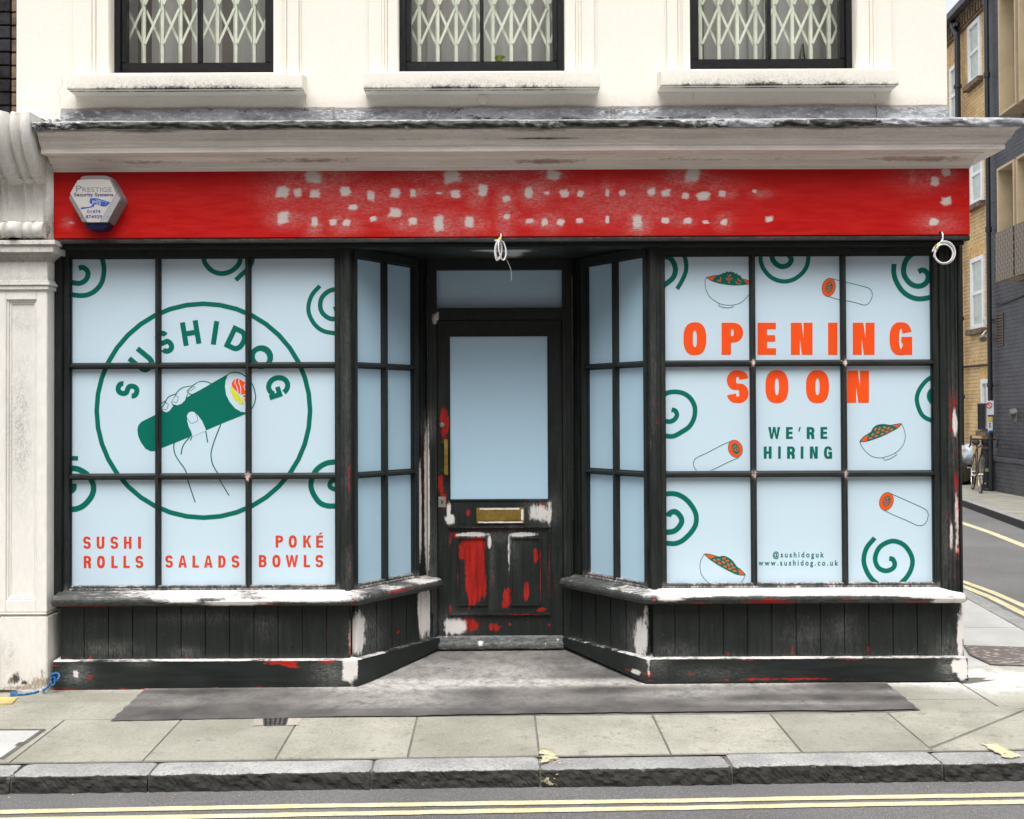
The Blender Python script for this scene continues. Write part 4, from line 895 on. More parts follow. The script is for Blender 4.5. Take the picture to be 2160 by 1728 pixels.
# ------------------------------------------------------------------ prints on the film
def FN(Y): return lambda x, y, o: W(x, y, Y-o)
fn = FN(YP)
cols_l = [(149, 328.5), (340, 519), (529.5, 711)]; cols_r = [(1399, 1581.5), (1593, 1773), (1785, 1967)]
rows_l = [(543, 765.5), (778, 999), (1011.5, 1237)]; rows_r = [(536, 759.5), (772, 993), (1006, 1231)]
def cells(c, r, sel=None): return [(a, y0, b, y1) for i, (a, b) in enumerate(c) for j, (y0, y1) in enumerate(r) if sel is None or (i, j) in sel]
class PS(Print):
    '''every stroke becomes a print of its own'''
    def __init__(s, fn, rects=None): super().__init__(fn, rects); s.parts = []
    def stroke(s, *a, **k): s.mb = MB(); super().stroke(*a, **k); s.parts.append(s.mb)
    def done(s, name, m, parent, label=None):
        for mb in s.parts: obj(name, mb, m, parent, fixn=False, label=label)
allL = [(149, 543, 711, 1237)]; allR = [(1399, 536, 1967, 1231)]
A_ = .14493; o1, o2, o3, o4, o5, o6 = (1390, 530), (1680, 530), (1390, 780), (1680, 780), (1390, 1000), (1680, 1000)
p = PS(fn, allR)
p.stroke([(60,80),(150,95),(215,170),(240,270),(215,370),(150,440),(60,505)], 75, o1, A_)
p.stroke([(345,30),(385,120),(398,230),(380,330),(330,440),(265,550)], 62, o1, A_)
p.stroke([(1478,30),(1485,160),(1530,270),(1620,370),(1730,425),(1840,440),(1950,415),(2040,360),(2110,290),(2160,190),(2182,30)], 62, o1, A_)
p.stroke([(1640,30),(1655,120),(1710,190),(1790,225),(1880,200),(1925,130),(1900,70),(1850,30)], 75, o1, A_)
p.stroke([(1422,185),(1415,290),(1440,410),(1510,540),(1600,630),(1720,685),(1840,692),(1985,662)], 72, o2, A_)
p.stroke([(1700,30),(1610,110),(1565,220),(1565,330),(1610,420),(1680,485),(1770,510),(1850,490),(1905,430),(1915,350),(1880,295),(1830,275),(1775,300)], 76, o2, A_)
p.stroke([(30,395),(130,335),(250,322),(370,350),(460,420),(515,520),(525,610),(505,720),(440,830),(340,900),(230,960),(150,970),(30,945)], 68, o3, A_)
p.stroke([(185,578),(240,600),(262,660),(225,725),(150,755),(40,735)], 66, o3, A_)
p.stroke([(1990,90),(1880,170),(1790,290),(1752,420),(1780,560),(1850,680),(1990,750)], 62, o4, A_)
p.stroke([(2000,270),(1945,330),(1933,390),(1955,450),(2000,500)], 70, o4, A_)
p.stroke([(50,302),(150,286),(260,295),(370,350),(460,440),(525,550),(545,650),(525,760),(450,870),(340,970),(240,1010),(150,1010),(50,1000)], 72, o5, A_)
p.stroke([(140,620),(150,580),(190,553),(240,550),(300,600),(332,680),(300,760),(230,825),(150,845),(50,845)], 78, o5, A_)
p.stroke([(1350,1232),(1400,1240),(1432,1310),(1400,1375),(1300,1410),(1190,1360),(1145,1230),(1200,1080),(1310,1000),(1430,977),(1560,1030),(1650,1140),(1690,1270),(1655,1420),(1560,1550),(1430,1640),(1280,1650),(1130,1560),(1030,1430),(980,1260),(1020,1080),(1140,930)], 68, o6, A_)
p.done('decal', M['green'], WR, 'green hand drawn swirl')
cc, rr_ = .26902, .34774; q1, q0 = (140, 540), (0, 560)
p = PS(fn, allL)
p.stroke([(275,0),(290,60),(295,120),(280,200),(240,260),(180,300),(110,311),(20,300)], 38, q1, cc)
p.stroke([(97,98),(125,90),(158,110),(170,145),(150,190),(100,215),(30,205)], 40, q1, cc)
p.stroke([(1072,0),(1090,60),(1140,115),(1210,138),(1280,125),(1330,90),(1358,50),(1365,0)], 38, q1, cc)
p.stroke([(1328,190),(1370,150),(1420,105),(1450,60),(1465,0)], 36, q1, cc)
p.stroke([(1988,235),(1930,300),(1900,380),(1905,460),(1950,540),(2020,590),(2130,610)], 33, q1, cc)
p.stroke([(2140,256),(2060,275),(2005,325),(1990,390),(2010,450),(2070,492),(2140,488)], 36, q1, cc)
p.stroke([(2100,398),(2115,430),(2140,445)], 24, q1, cc)
p.stroke([(405,1170),(474,1170)], 27, q0, rr_)
p.stroke([(405,1228),(470,1235),(530,1270),(565,1330),(560,1390),(520,1445),(470,1475),(405,1482)], 34, q0, rr_)
p.stroke([(450,1325),(448,1358),(405,1390)], 28, q0, rr_)
p.stroke([(2060,1190),(1980,1200),(1920,1240),(1890,1300),(1890,1360),(1930,1430),(1980,1457),(2060,1460)], 32, q0, rr_)
p.stroke([(2055,1298),(2010,1310),(2000,1340),(2030,1358),(2045,1352)], 28, q0, rr_)
p.done('decal', M['green'], WL, 'green hand drawn swirl')
# round logo
p = Print(fn, allL); p.ell(429, 866.5, 230, 230.5, 0, hole=9.8)
zk_ = .12987; qh, qi = (280, 760), (280, 880)
p.layer = 1
p.fill([(1580,205),(1540,250),(1508,330),(1497,430),(1515,560),(1575,680),(1660,780),(1750,835),(1850,850),(1850,868),(1450,1028),(1200,1135),(690,1340),(450,1435),(370,1476),(290,1480),(200,1430),(130,1330),(85,1220),(75,1130),(90,1060),(140,1000),(370,885),(900,592)], qh, zk_)
p.stroke([(1560,215),(1660,195),(1740,210),(1820,255),(1900,330),(1960,430),(1993,560),(1990,650),(1960,740),(1915,805),(1850,855)], 18, qh, zk_)
p.stroke([(1400,1095),(1430,1040),(1340,1270),(1295,1404),(1270,1524),(1290,1664),(1340,1774),(1390,1849),(1410,1939),(1565,2199)][1:], 18, qh, zk_)
p.stroke([(672,1335),(668,1444),(700,1554),(770,1664),(830,1744),(875,1839),(890,1939),(1015,2309)], 18, qh, zk_)
p.stroke([(925,1250),(840,1350),(800,1440),(785,1530)], 18, qh, zk_); p.stroke([(962,1240),(935,1305)], 16, qh, zk_); p.stroke([(1180,1110),(1218,1338)], 18, qh, zk_)
for ln in ([(1280,382),(1200,350),(1110,345),(1050,365),(970,415),(880,485),(900,525),(940,555),(985,560)], [(960,420),(830,440),(745,490),(700,560),(625,680),(655,720),(720,740)], [(700,545),(610,580),(560,620),(520,700),(465,790),(500,840),(540,852)], [(530,660),(470,700),(450,730)], [(887,545),(870,605),(840,660)]): p.stroke(ln, 15, qh, zk_)
p.done('decal', M['green'], WL, 'green circle with a hand holding a sushi roll')
p = Print(fn, allL); p.layer = 2.5
for pl0 in ([(893,492),(985,418),(1060,362),(1110,352),(1190,357),(1262,388),(1100,480),(980,545),(945,550),(905,520)], [(955,425),(835,447),(752,497),(707,565),(635,682),(665,720),(720,733),(790,708),(850,650),(880,560),(880,490)], [(695,560),(620,588),(567,627),(528,704),(475,790),(505,836),(545,848),(600,818),(655,745),(620,690)],
          [(960,834),(1010,846),(1055,895),(1125,985),(1172,1090),(1193,1145),(1000,1225),(968,1236),(952,1165),(912,1085),(885,990),(880,900),(910,850)]): p.fill(pl0, qh, zk_)
p.done('decal', M['film'], WL)
p = Print(fn, allL); p.layer = 4
for ln in ([(1000,422),(1012,445),(940,495),(895,490),(990,425)], [(685,582),(735,590),(730,640),(715,684),(640,675)], [(530,690),(575,712),(570,750),(545,800),(480,802)], [(882,935),(910,980),(945,1020),(1000,1015),(1055,970),(1030,880),(1010,852)]): p.stroke(ln, 8, qh, zk_, smooth=True)
p.done('decal', M['green'], WL)
p = Print(fn, allL); p.layer = 1.5
p.fill([(1608,380),(1650,315),(1720,303),(1790,340),(1850,380),(1880,450),(1850,530),(1780,550),(1740,545),(1660,480),(1620,430)], qh, zk_, True)
p.fill([(1785,570),(1850,560),(1850,600),(1800,602)], qh, zk_); p.fill([(1805,625),(1850,620),(1850,690),(1828,680)], qh, zk_)
p.done('decal', M['orange'], WL)
p = Print(fn, allL); p.layer = 2.5
p.stroke([(1672,308),(1660,370),(1690,430),(1712,520)], 12, qh, zk_); p.stroke([(1730,305),(1722,360),(1752,440),(1755,550)], 12, qh, zk_); p.stroke([(1830,380),(1808,430),(1830,490)], 12, qh, zk_)
p.done('decal', M['film'], WL)
p = Print(fn, allL); p.layer = 1.5
p.fill([(1588,430),(1610,430),(1655,505),(1735,572),(1732,625),(1690,665),(1635,600),(1595,510)], qh, zk_, True); p.fill([(1765,578),(1812,725),(1770,715),(1712,690)], qh, zk_)
p.done('decal', M['lime'], WL)
# arched lettering
p = Print(fn, allL)
for ch, ang, wd in (('S', -74.6, 31), ('U', -50.8, 38), ('S', -29.6, 30), ('H', -9.3, 38), ('I', 8.5, 10.8), ('D', 25.3, 39), ('O', 47.2, 50), ('G', 71.8, 46)):
    a = math.radians(ang)
    def tf(x, y, a=a, wd=wd): u, v = x-wd/2, 141+y; return (429+u*math.cos(a)+v*math.sin(a), 866.5+u*math.sin(a)-v*math.cos(a))
    put(p, ch, wd, 50, 10.8, 10.8, tf, 2.0 if ch in 'OG' else 2.4)
p.done('lettering', M['green'], WL, 'arched green lettering SUSHIDOG')
k = .36399
def kk(l, o=0): return [(c, o+a*k, o+b*k) for c, a, b in l]
S_, T_ = 5.6, 4.6
class WS_:
    pass
def words(fnn, rects, m_, par, lst, s_, t_, lab):
    for (items, y0, y1), lb in zip(lst, lab):
        p = Print(fnn, rects); word(p, items, y0, y1, s_, t_); p.done('lettering', m_, par, lb)
words(fn, allL, M['red_ink'], WL, [
 (kk([('S',482,526),('U',560,605),('S',640,685),('H',718,762),('I',800,817)]), 1132, 1157.5),
 (kk([('R',485,528),('O',562,608),('L',645,682),('L',715,752),('S',785,830)]), 1172.8, 1198.3),
 (kk([('S',958,1002),('A',1033,1083),('L',1115,1153),('A',1182,1232),('D',1265,1308),('S',1342,1387)]), 1172, 1197.5),
 (kk([('P',1597,1641),('O',1673,1720),('K',1757,1805),('É',1832,1873)]), 1129.8, 1155.3),
 (kk([('B',1500,1545),('O',1578,1625),('W',1655,1728),('L',1760,1797),('S',1828,1873)]), 1171, 1196.5)], S_, T_, ['red word SUSHI', 'red word ROLLS', 'red word SALADS', 'red word POKÉ', 'red word BOWLS'])
words(fn, allR, M['orange'], WR, [
 ([('O',1441.5,1490),('P',1522,1567.5),('E',1598,1637),('N',1668.3,1714),('I',1746.7,1766.5),('N',1798.8,1844.8),('G',1876.4,1924.2)], 680.9, 748.6),
 ([('S',1533.2,1579),('O',1614.4,1663.2),('O',1700,1748.8),('N',1787,1833)], 782, 849.9)], 20.0, 13.9, ['large orange word OPENING', 'large orange word SOON'])
words(fn, allR, M['green'], WR, [
 ([('W',1620.4,1645.8),('E',1658,1672.2),("'",1683.6,1689.4),('R',1701.7,1718.1),('E',1730.7,1745)], 901, 926),
 ([('H',1611,1627.7),('I',1641.4,1647),('R',1660.3,1677),('I',1689,1694.8),('N',1708.3,1725),('G',1738,1755.4)], 942, 967.7)], 6.2, 5, ["green word WE'RE", 'green word HIRING'])
p = Print(fn, allR); fit_text(p, '@sushidoguk', 1630, 1738, 1175.7, 12, .022, 1.5); p.done('lettering', M['green'], WR, 'green handle @sushidoguk')
p = Print(fn, allR); fit_text(p, 'www.sushidog.co.uk', 1600, 1768, 1193.0, 12, .022, 1.5); p.done('lettering', M['green'], WR, 'green web address')
# food drawings on the right window
def roll_(lines, e, clipr, strk):
    g = Print(fn, clipr)
    for o, l in lines: g.stroke(l, 9, o, A_)
    cx, cy, rx, ry, rot, o = e
    g.ell(cx, cy, rx+5, ry+5, rot, o, A_, hole=9); g.layer = 2.6; g.ell(cx+3, cy-2, rx*.58, ry*.64, rot, o, A_); g.done('decal', M['green'], WR, 'outline drawing of a rice roll')
    g = Print(fn, clipr); g.layer = 1.4; g.ell(cx, cy, rx-3, ry-3, rot, o, A_); g.layer = 4
    for l in strk: g.stroke([(cx+a, cy+b) for a, b in l], 9, o, A_)
    g.done('decal', M['orange'], WR)
sk = [[(-55,-20),(-20,-30),(0,-60)], [(-60,10),(-20,-5),(10,10),(40,-10)], [(-50,45),(-15,25),(15,40),(40,20)], [(0,-80),(15,-30),(5,30),(10,80)], [(-30,70),(-10,50),(5,70)], [(20,-50),(45,-60)]]
roll_([(o2, [(500,398),(640,432),(720,450),(1000,520),(1060,545),(1095,590),(1105,640),(1085,710),(1045,765),(990,785),(950,775),(780,730),(620,705),(450,657)])], (470, 527, 95, 133, 12, o2), allR, sk)
roll_([(o3, [(1050,1040),(900,1105),(720,1200),(570,1270),(520,1310),(502,1370),(520,1430),(575,1500)]), (o3, [(1160,1280),(1000,1350),(860,1420),(700,1495)])], (1112, 1150, 100, 128, -20, o3), [(1399, 772, 1967, 992.6)], [[(y, x) for x, y in l] for l in sk])
roll_([(o6, [(1360,280),(1600,385),(1850,500),(1905,550),(1918,610),(1890,700),(1840,745),(1790,752),(1740,740),(1600,675),(1400,590),(1275,528)])], (1310, 398, 98, 132, 18, o6), allR, sk)
dash = lambda g, o, l, s=1: [g.poly([(o[0]+A_*(x+dx*math.cos(math.radians(a))-dy*math.sin(math.radians(a))), o[1]+A_*(y+dx*math.sin(math.radians(a))+dy*math.cos(math.radians(a)))) for dx, dy in ((-23,-7),(-18,-11),(18,-11),(23,-4),(23,7),(18,11),(-18,11),(-23,4))]) for x, y, a in l]
def bowl_(o, outl, food, orr, dl, foot=None, extra=None, smooth=True):
    g = Print(fn, allR)
    for l in outl: g.stroke(l, 8, o, A_)
    if foot: g.stroke(foot, 9, o, A_, smooth=False)
    g.layer = 1.3; g.fill(food, o, A_, smooth); g.done('decal', M['green'], WR, 'outline drawing of a poke bowl')
    g = Print(fn, allR); g.layer = 2.6
    for l in orr: g.fill(l, o, A_)
    dash(g, o, dl)
    if extra:
        for l in extra: g.stroke(l, 13, o, A_, smooth=False)
    g.done('decal', M['orange'], WR)
bowl_(o1, [[(685,385),(672,450),(680,540),(730,650),(800,715),(880,762),(960,783),(1080,783),(1180,755),(1260,690),(1310,630),(1338,560),(1340,470)], [(685,385),(780,360),(870,350)], [(1200,395),(1270,415),(1335,440)]],
      [(685,388),(760,435),(880,472),(1000,492),(1120,500),(1240,492),(1335,476),(1335,440),(1260,412),(1200,395),(1195,365),(1175,350),(1145,345),(1138,320),(1100,325),(1090,303),(1065,308),(1045,293),(1020,305),(985,296),(955,320),(925,313),(915,335),(885,333),(875,350),(780,362)],
      [[(700,390),(780,370),(840,368),(800,390),(775,425),(735,412)], [(1215,405),(1270,420),(1322,445),(1322,468),(1285,475),(1255,440)]], [],
      [(875,762),(872,802),(940,820),(1010,826),(1075,815),(1078,785)],
      [[(1018,468),(1018,345)], [(975,390),(1018,430),(1068,390)], [(1000,345),(1020,372),(1050,348)], [(900,378),(890,448)], [(848,432),(890,425)], [(1150,400),(1165,430),(1195,440)], [(1120,440),(1140,475),(1190,470)]], smooth=False)
bowl_(o4, [[(920,1045),(960,1130),(1030,1210),(1110,1265),(1220,1283),(1330,1260),(1440,1210),(1530,1130),(1575,1040),(1583,950),(1562,860),(1530,785)]],
      [(918,1045),(980,970),(1080,905),(1110,850),(1170,805),(1260,790),(1370,803),(1430,793),(1530,782),(1490,840),(1400,895),(1270,960),(1140,1010),(1030,1045),(970,1052)],
      [[(940,1042),(985,985),(1050,950),(1030,990),(1020,1040)], [(1400,812),(1512,795),(1470,845)]],
      [(1150,868,-60),(1208,858,-60),(1285,842,15),(1340,855,-60),(1385,872,-45),(1258,885,5),(1185,913,-20),(1318,905,-20),(1110,945,-60),(1247,937,-25),(1162,965,-10),(1078,995,-5)], [(1260,1283),(1285,1318),(1370,1295),(1458,1240),(1440,1210)])
bowl_(o5, [[(660,1165),(610,1260),(597,1350),(610,1440),(650,1510),(730,1600)], [(1258,1470),(1230,1530),(1190,1590)]],
      [(660,1163),(740,1163),(870,1200),(930,1190),(1000,1210),(1070,1260),(1140,1350),(1190,1385),(1260,1470),(1150,1470),(1050,1430),(900,1350),(760,1260),(700,1210)],
      [[(680,1172),(740,1172),(830,1205),(780,1210),(745,1235)], [(1155,1385),(1190,1400),(1240,1460),(1175,1462)]],
      [(948,1230,-10),(865,1248,0),(808,1255,40),(995,1265,-10),(937,1285,35),(882,1300,35),(1010,1322,60),(1058,1315,75),(962,1347,20),(1085,1363,0),(1033,1380,15),(1102,1410,10)])
# ------------------------------------------------------------------ pilaster and console
PY = -.10
def pilaster_wear(x, y, z, no):
    g = z-gz(x, y); n_ = np.array([noise.noise(Vector((q*9, r*9, 1))) for q, r in zip(x, z)])
    chip = pb(PY, [(28, 1428, 30, 26, .8), (52, 1440, 16, 8, .75), (16, 1418, 10, 12, .6), (90, 1420, 14, 26, .5), (75, 1437, 30, 12, .45), (45, 885, 12, 30, .3), (36, 905, 10, 20, .35), (12, 1458, 50, 8, .7)])
    br = pb(PY, [(85, 1440, 50, 26, .75), (30, 1432, 40, 30, .6), (50, 1450, 110, 14, .7)])
    return bl(x, z, chip, 1.5)*(1+n_)+.62*np.exp(-g/.012), bl(x, z, br, 2), np.clip(soft(x, z, pb(PY, [(40, 900, 50, 300, .7), (45, 680, 60, 60, .5), (20, 1380, 30, 60, .5)]))+.5*np.exp(-g/.1)+.3*(np.abs(z-ZW(50, 1300, PY)) < .02), 0, .9)
p0x, p1x = XW(-8, 900, PY), XW(99, 900, PY)
mb = MB(); a0, a1 = XW(17, 900, PY), XW(72, 900, PY); zb_, zt2 = ZW(45, 1262, PY), ZW(45, 637, PY); zp = ZW(50, 1300, PY); zcap = ZW(50, 606, PY)
mb.box(p0x, a0-.012, PY, .1, zp+.022, zcap); mb.box(a1+.012, p1x, PY, .1, zp+.022, zcap); mb.box(a0-.012, a1+.012, PY, .1, zp+.022, zb_-.012); mb.box(a0-.012, a1+.012, PY, .1, zt2+.012, zcap); mb.box(a0-.012, a1+.012, PY+.022, .1, zb_-.012, zt2+.012)
for t, d in ((.012, .008), (.024, .015)):
    A0, A1, Z0, Z1 = a0-.012, a1+.012, zb_-.012, zt2+.012
    mb.box(A0+t-.012, A0+t, PY+d, PY+.03, Z0, Z1); mb.box(A1-t, A1-t+.012, PY+d, PY+.03, Z0, Z1); mb.box(A0+.0, A1, PY+d+.0005, PY+.03, Z0+t-.012, Z0+t); mb.box(A0, A1, PY+d+.0005, PY+.03, Z1-t, Z1-t+.012)
PIL = obj('pilaster', mb, M['plaster'], B, bevel=.003, res=.03, wear=pilaster_wear)
mb = MB().box(p0x-.0, p1x, PY-.004, .1, zp+.006, zp+.021).box(p0x+.02, p1x+.004, PY-.004, .1, -.05, zp-.002).box(p0x, p1x-.01, PY+.006, .09, zp-.004, zp+.024)
obj('plinth', mb, M['plaster'], PIL, bevel=.006, res=.022, wear=pilaster_wear)
mb = MB(); n0_ = zcap
def ring(mb, d, z0, z1): mb.box(p0x-d, p1x+d, PY-d, .1, z0, z1)
ring(mb, .012, ZW(50, 612, PY), ZW(50, 603, PY)); ring(mb, .02, ZW(50, 603, PY)+.0005, ZW(50, 596, PY)); ring(mb, .008, ZW(50, 596, PY)+.0005, ZW(50, 590, PY)); ring(mb, .001, ZW(50, 590, PY), ZW(50, 552, PY))
zz0 = ZW(50, 552, PY-.03); zz1 = ZW(50, 533, PY-.05)
for i in range(8): t = i/8; ring(mb, .002+.045*(1-math.cos(t*math.pi/2)), zz0+(zz1-zz0)*t+.0004, zz0+(zz1-zz0)*(t+.125))
ring(mb, .058, zz1+.0005, ZW(50, 517, PY-.06)); ring(mb, .072, ZW(50, 517, PY-.06)+.0005, ZW(50, 507, PY-.06))
obj('capital', mb, M['plaster'], PIL, bevel=.003, res=.04, wear=lambda x, y, z, no: (0*x, 0*x, .25+.3*(no[:, 2] < -.3)))
czt, czb = ZW(50, 240, -.3), ZW(50, 503, -.15)
def cons(u, v):
    x = p0x-.055+(p1x+.004-p0x+.055)*u; z = czb+(czt-czb)*v
    vb = .14   # small rolls
    if v < vb: t = v/vb; Y = -.125-.035*math.sin(math.pi*t)**.6
    elif v < .5: t = (v-vb)/(.5-vb); Y = -.125-.03*t-.0*math.sin(math.pi*t)+.012*math.sin(math.pi*t)-.0
    else: t = (v-.5)/.5; Y = -.175-.155*math.sin(t*math.pi*.62)**.9
    xp = (x-p0x)/(p1x-p0x)    # flutes
    best = 0
    for a, b, h in ((-.5, -.28, .03), (-.25, -.06, .02), (-.04, .155, .03), (.17, .27, .018), (.29, .60, .034), (.62, .79, .02), (.81, 1.04, .022)):
        if a <= xp <= b: q = (xp-a)/(b-a); best = h*1.6*math.sin(math.pi*q)**.6
    amp = 1.15 if v > .52 else (1.1 if v < vb else -.5+1.65*max(0, (v-.47)/.05))
    return (x, Y-best*amp+(.012 if v > .5 else 0), z)
mb = MB(); mb.grid(cons, 190, 140)
xr_ = p1x+.004; sd = [cons(1, v/40) for v in range(41)]
mb.add([(xr_, q[1], q[2]) for q in sd]+[(xr_, .08, q[2]) for q in sd], [(i, i+1, 41+i+1, 41+i) for i in range(40)])
tp = [cons(u/40, 1) for u in range(41)]; mb.add(tp+[(q[0], .06, q[2]+.01) for q in tp], [(i, i+1, 42+i, 41+i) for i in range(40)])
mb.box(xr_-.02, XW(112, 430, FY)+.003, -.12, .05, czb, ltop-.1)
def conw(x, y, z, no):
    t = (z-czb)/(czt-czb); n_ = np.array([noise.noise(Vector((q*14, r*8, 1))) for q, r in zip(x, z)])
    return np.clip(.45*np.exp(-((t-.15)/.02)**2)+.5*np.exp(-((t-.0)/.02)**2)+bl(x, z, pb(-.3, [(50, 285, 10, 26, .7)]), 2)*.8+.3*(t > .97)+.35*np.clip(n_-.25, 0, 1)*(t > .6), 0, 1), 0*x, .22+.3*np.exp(-((t-.5)/.04)**2)
obj('console_bracket', mb, M['plaster'], B, wear=conw, smooth=True, fixn=False)
# dark stall riser & wall of the shop next door, left
NB = thing('neighbour_building', 'dark glazed brick building joined to the left side of the cream one', 'building', (-4.5, 0, 0))
mb = MB().box(-9, wx0-.002, .09, 9, 3.0, 6.6); obj('wall', mb, M['mortar'], NB)
b1, b2 = MB(), MB(); ch = .0775; zq = ZW(15, 222, .05)
for i in range(-2, 44):
    z = zq+ch*i
    if z > 6.5: break
    xe_ = wx0-.035; x = xe_-(.0 if i % 2 else 0)
    b2.box(wx0-.034, wx0-.003, .06, .2, z+.004, z+ch-.004)
    x = xe_-.004; first = .215 if i % 2 else .105
    while x > -4.6: b1.box(x-first+.008, x, .052, .1, z+.004, z+ch-.004); x -= first; first = .223
obj('bricks', b1, M['brick_glazed'], NB, bevel=.003); obj('bricks', b2, M['brick_brown'], NB, bevel=.003, label='brown bricks of the party wall edge')
mb = MB().box(-9, p0x-.005, .0, .4, -.1, 2.6).box(-9, p0x+.012, -.13, .0, gz(-3, 0)+.0, zp-.1); obj('shopfront', mb, M['black_paint'], NB, bevel=.004)
mb = MB().box(-9, p0x-.06, -.28, .1, 2.6, 3.05); obj('cornice', mb, M['bronze_dark'], NB, bevel=.01)
# ------------------------------------------------------------------ ground
def lin(P, Q, t): return P+(Q-P)*t
kf = [GP(x, y) for x, y in ((-60, 1639), (0, 1638.5), (310, 1634), (740, 1629), (1100, 1623.5), (1440, 1618), (1760, 1614), (1970, 1612.5), (2110, 1611))]
kb = [GP(x, y) for x, y in ((33, 1617), (582, 1605), (1131, 1595.5), (1439, 1591), (1962, 1588))]
print('kf', [tuple(round(a, 3) for a in q) for q in kf]); print('kb', [tuple(round(a, 3) for a in q) for q in kb])
# straight kerb line fitted through them
n_ = len(kf); mx = sum(q.x for q in kf)/n_; my = sum(q.y for q in kf)/n_; sl_ = sum((q.x-mx)*(q.y-my) for q in kf)/sum((q.x-mx)**2 for q in kf)
KW = .152
def ky(x): return my+sl_*(x-mx)
print('kerb slope', sl_, ky(0))
# side kerb of our pavement, from the far double yellow
s_a, s_b = RP(2024, 1232, (0, 0, 0), (-AX, 0, 1)), RP(2160, 1305, (0, 0, 0), (-AX, 0, 1)); sd_ = (s_b-s_a).normalized(); print('side', s_a, s_b)
xa_ = 2.35; arcC = None
path = [Vector((-14, ky(-14), 0))]; x = -14
while x < xa_: path.append(Vector((x, ky(x), 0))); x += .25
P0, T0 = Vector((xa_, ky(xa_), 0)), Vector((1, sl_, 0)); P1 = s_b+Vector((0, 0, 0)); P1.z = 0; P1 = P1-(sd_*-1)*0; T1 = Vector((-sd_.x, -sd_.y, 0))
for i in range(1, 20):
    t = i/19; d = (P1-P0).length; h1 = 2*t**3-3*t**2+1; h2 = t**3-2*t**2+t; h3 = -2*t**3+3*t**2; h4 = t**3-t**2; path.append(P0*h1+T0*d*1.2*h2+P1*h3+T1*d*1.2*h4)
for i in range(1, 40): path.append(P1+T1*i*.9)
kpath = [path[0]]+[path[i] for i in range(1, len(path)) if (path[i]-path[i-1]).length > 1e-4]
def nrm(i):
    a, b = kpath[max(i-1, 0)], kpath[min(i+1, len(kpath)-1)]; t = (b-a).normalized(); return Vector((t.y, -t.x, 0))
def pz(x, y): return gz(x, y)
inner = [q-nrm(i)*KW for i, q in enumerate(kpath)]
mb = MB(); vs = []; fs = []
k0 = len(inner)
for q in inner:
    vs.append((q.x, q.y, pz(q.x, q.y))); yy = 0 if q.y < 0 else q.y; vs.append((min(q.x, 2.2) if q.y < 0 else (q.x if q.x < 2 else 2.2), 0 if q.y < 0 else q.y, pz(0, 0)+AX*min(q.x, 2.2)))
# front strip polygon + side strip polygon (simple fans of quads)
mb = MB(); i_turn = next(i for i, q in enumerate(inner) if q.y > 0)
fr_ = inner[:i_turn]
for a, b in zip(fr_[:-1], fr_[1:]):
    xa2, xb2 = a.x, b.x
    mb.add([(a.x, a.y, pz(a.x, a.y)), (b.x, b.y, pz(b.x, b.y)), (min(b.x, 9), 0, pz(b.x, 0)), (min(a.x, 9), 0, pz(a.x, 0))], [(0, 1, 2, 3)]) if b.x > a.x+1e-5 else None
sd2 = inner[i_turn-1:]
for a, b in zip(sd2[:-1], sd2[1:]):
    ya, yb2 = max(a.y, 0), max(b.y, 0); mb.add([(a.x, a.y, pz(a.x, a.y)), (b.x, b.y, pz(b.x, b.y)), (-14, yb2, pz(-14, 0)), (-14, ya, pz(-14, 0))], [(0, 1, 2, 3)])
struct('pavement', mb, M['joint'], res=.3, wear=lambda x, y, z, no: (0*x, 0*x, 0*x))
# slabs, laid in 0.6 m rows
def slabs(name, rects, mat, seed, wearf=None, gap=.006, lift=.004):
    rg = random.Random(seed); mb = MB(); tint = []
    for pl0 in rects:
        c = sum((Vector((*q, 0)) for q in pl0), Vector())/len(pl0)
        ps = [Vector((*q, 0)) for q in pl0]; ps = [q+(c-q).normalized()*gap*1.3 for q in ps]; dz = rg.uniform(-.001, .001)
        n = len(ps); mb.add([(q.x, q.y, pz(q.x, q.y)+lift+dz) for q in ps]+[(q.x+(q-c).x*.004, q.y+(q-c).y*.004, pz(q.x, q.y)-.004) for q in ps], [tuple(range(n))]+[(i, (i+1) % n, n+(i+1) % n, n+i) for i in range(n)]); tint.append((c, rg.random()))
    cen = np.array([(c.x, c.y) for c, _ in tint]); tv = np.array([t for _, t in tint])
    def f(x, y, z, no):
        idx = np.argmin((x[:, None]-cen[None, :, 0])**2+(y[:, None]-cen[None, :, 1])**2, axis=1); a, b, c = wearf(x, y) if wearf else (0*x, 0, 0*x); return a, tv[idx], c
    return struct(name, mb, mat, res=.035, wear=f)
X0 = -.406; rects = []; yb = -.60
for kx in range(-13, 4):
    x0, x1 = X0+.6*kx, X0+.6*(kx+1)
    rects.append([(x0, ky(x0)+KW+.006), (x1, ky(x1)+KW+.006), (x1, yb), (x0, yb)])
xr2 = X0+2.4
rects.append([(xr2, -1.12), (2.72, -.56), (2.6, yb+.1), (xr2, yb+.0)])
for kx in range(-13, -3):
    x0, x1 = X0+.6*kx, X0+.6*(kx+1)
    if kx == -4: x1 = -1.85
    if kx > -4: continue
    rects.append([(x0, yb), (x1, yb), (x1+(.0 if kx < -4 else .06), -.28), (x0, -.28)]); rects.append([(x0, -.28), (x1+(.0 if kx < -4 else .06), -.28), (x1+(.0 if kx < -4 else .12), .02), (x0, .02)])
pr1, pr0_ = GP(1939, 1500), GP(1870, 1443)
rects.append([(pr1.x+.006, yb), (2.6, yb), (2.6, -.385), (pr1.x-.04, -.385)]); rects.append([(pr1.x-.04, -.385), (2.6, -.385), (2.6, .03), (pr0_.x+.006, .03)])
